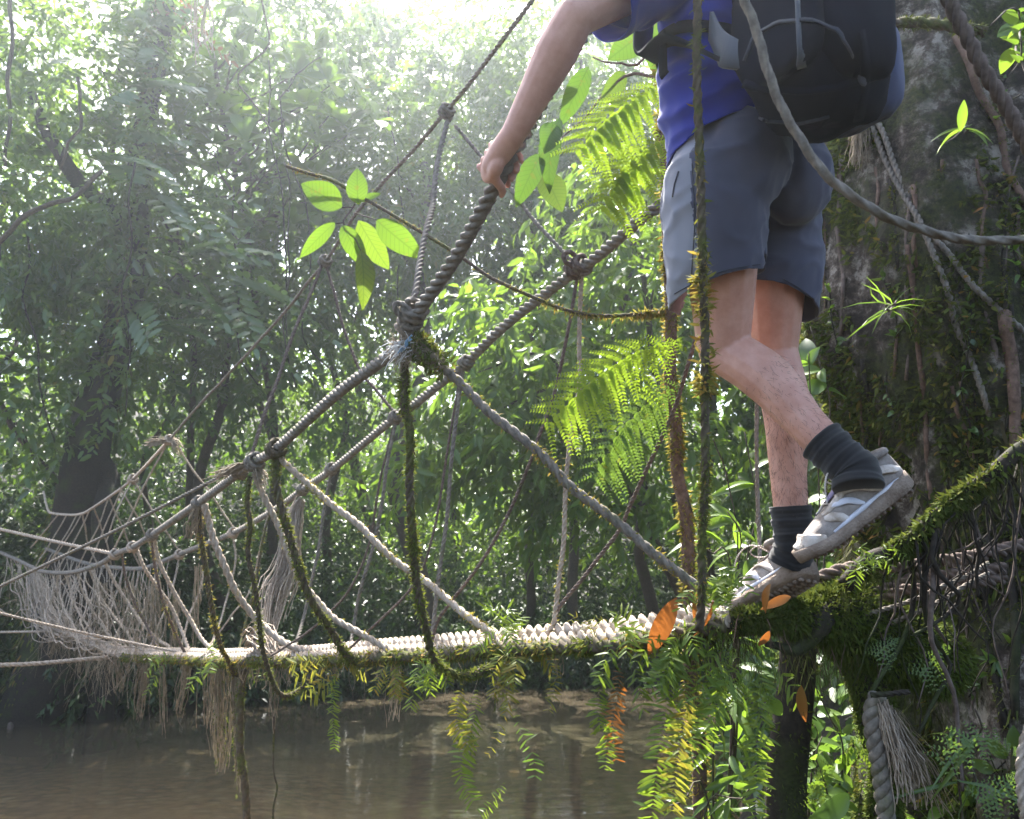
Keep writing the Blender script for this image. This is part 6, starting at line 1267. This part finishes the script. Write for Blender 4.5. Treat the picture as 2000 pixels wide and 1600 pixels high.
def ribbon(mb, pts, w, wv, th=.0018):
    Cc = catmull(pts, .012); T0, _, _ = frames(Cc); wv = np.array(tuple(wv), float); V = []
    for q in range(len(Cc)):
        s0 = nrm(wv-T0[q]*np.dot(wv, T0[q])); o0 = np.cross(T0[q], s0); V += [Cc[q]-s0*w-o0*th, Cc[q]+s0*w-o0*th, Cc[q]+s0*w+o0*th, Cc[q]-s0*w+o0*th]
    m = len(Cc); F = [(i*4+j, i*4+(j+1) % 4, (i+1)*4+(j+1) % 4, (i+1)*4+j) for i in range(m-1) for j in range(4)]+[(3, 2, 1, 0), tuple((m-1)*4+k for k in range(4))]
    mb.add(np.array(V), F)
mb = MB(); c0 = pc+LS*.158-UP*.002; ribbon(mb, [c0-BD*.03, c0+BD*.01+LS*.004, c0+BD*.045], .0125, UP, .003); mb.build('label_patch', plain('pale grey label', [(.3, (.3, .29, .32)), (.7, (.42, .4, .44))], 30, .6), BK)
def tor(u, v, h, k=1.04):   # a point on the shirt: u angle in degrees from the back towards the left side, h height over the waist
    a = math.radians(u); return wai+UP*h-HD*(.121*k*math.cos(a))+LS*(.166*k*math.sin(a))
mb = MB(); ribbon(mb, [pc-BD*.06+LS*.13-UP*.13, tor(38, 0, .055, 1.1), tor(60, 0, .075, 1.06), tor(85, 0, .09, 1.06), tor(115, 0, .095, 1.08), tor(150, 0, .09, 1.06), tor(180, 0, .09, 1.05)], .014, UP); mb.build('waist_strap', M['pack_black'], BK)
mb = MB(); ribbon(mb, [pc-BD*.04+LS*.14-UP*.15, pc-BD*.085+LS*.165-UP*.12, tor(52, 0, .068, 1.1)], .028, UP, .004); mb.build('hip_wing', M['pack_grey'], BK)
mb = MB(); ribbon(mb, [tor(100, 0, .10, 1.1), tor(96, 0, .05, 1.14), tor(98, 0, .0, 1.12), tor(95, 0, -.015, 1.13)], .011, HD); mb.build('strap_end', M['pack_black'], BK)
for s_ in (1, -1):
    mb = MB(); ribbon(mb, [pc-BD*.10+LS*.07*s_+UP*.19, upc+LS*.09*s_-HD*.10+UP*.075, upc+LS*.10*s_+UP*.10, upc+LS*.105*s_+HD*.12+UP*.03, che+LS*.12*s_+HD*.142, wai+LS*.165*s_+HD*.085+UP*.08, wai+LS*.19*s_-HD*.02+UP*.05, pc-BD*.07+LS*.14*s_-UP*.16], .027, LS, .004); mb.build('shoulder_strap', M['pack_black'], BK)
mb = MB(); ribbon(mb, [pc+LS*.03+UP*.26-BD*.06, pc+LS*.02+UP*.295-BD*.06, pc-LS*.02+UP*.295-BD*.06, pc-LS*.03+UP*.26-BD*.06], .01, BD); mb.build('handle', M['pack_black'], BK)
bvp = surface([o_ for o_ in BK.children if o_.type == 'MESH'])
for nm, px_, w_, mt in (('zip', [(1455, 120), (1475, 70), (1520, 45), (1580, 40), (1640, 60), (1665, 110)], .0035, 'zip'), ('zip', [(1450, 215), (1500, 235), (1560, 240), (1620, 225)], .003, 'thread'), ('compression_strap', [(1680, 60), (1690, 120), (1688, 180), (1675, 235)], .009, 'pack_black'), ('webbing', [(1560, 0), (1562, 60), (1565, 130)], .008, 'pack_grey'), ('compression_strap', [(1438, 160), (1500, 172), (1570, 176), (1640, 168), (1690, 150)], .008, 'pack_black')):
    q_ = drape(bvp, px_, .003, 16)
    if len(q_) > 5:
        mb = MB(); ribbon(mb, q_, w_, UP if abs(px_[-1][0]-px_[0][0]) > abs(px_[-1][1]-px_[0][1]) else LS, .0015); mb.build(nm, M[mt], BK)
q_ = drape(bvp, [(1683, 150), (1690, 150)], .006, 3)
if q_: mb = MB(); ell(mb, q_[0], (LS*.014, BD*.005, UP*.012), 8, 6); mb.build('buckle', M['thread'], BK, True)
# ------------------------------------------------------------------ haze in the air
hm = bpy.data.materials.new('river haze'); hm.use_nodes = True; nt = hm.node_tree; nt.nodes.remove(nt.nodes['Principled BSDF'])
pv = nt.nodes.new('ShaderNodeVolumePrincipled'); pv.inputs['Color'].default_value = (.84, .93, 1.0, 1); pv.inputs['Density'].default_value = HAZE_DENSITY
pv.inputs['Anisotropy'].default_value = HAZE_ANISO
nt.links.new(pv.outputs[0], nt.nodes['Material Output'].inputs['Volume'])
hb = [(x, y, z) for z in (-2.2, 30.0) for x, y in ((-43, -23), (43, -23), (43, 57), (-43, 57))]
tag(link_mesh('haze', hb, [(0, 3, 2, 1), (4, 5, 6, 7), (0, 1, 5, 4), (1, 2, 6, 5), (2, 3, 7, 6), (3, 0, 4, 7)], hm), 'thin white river mist', kind='stuff')
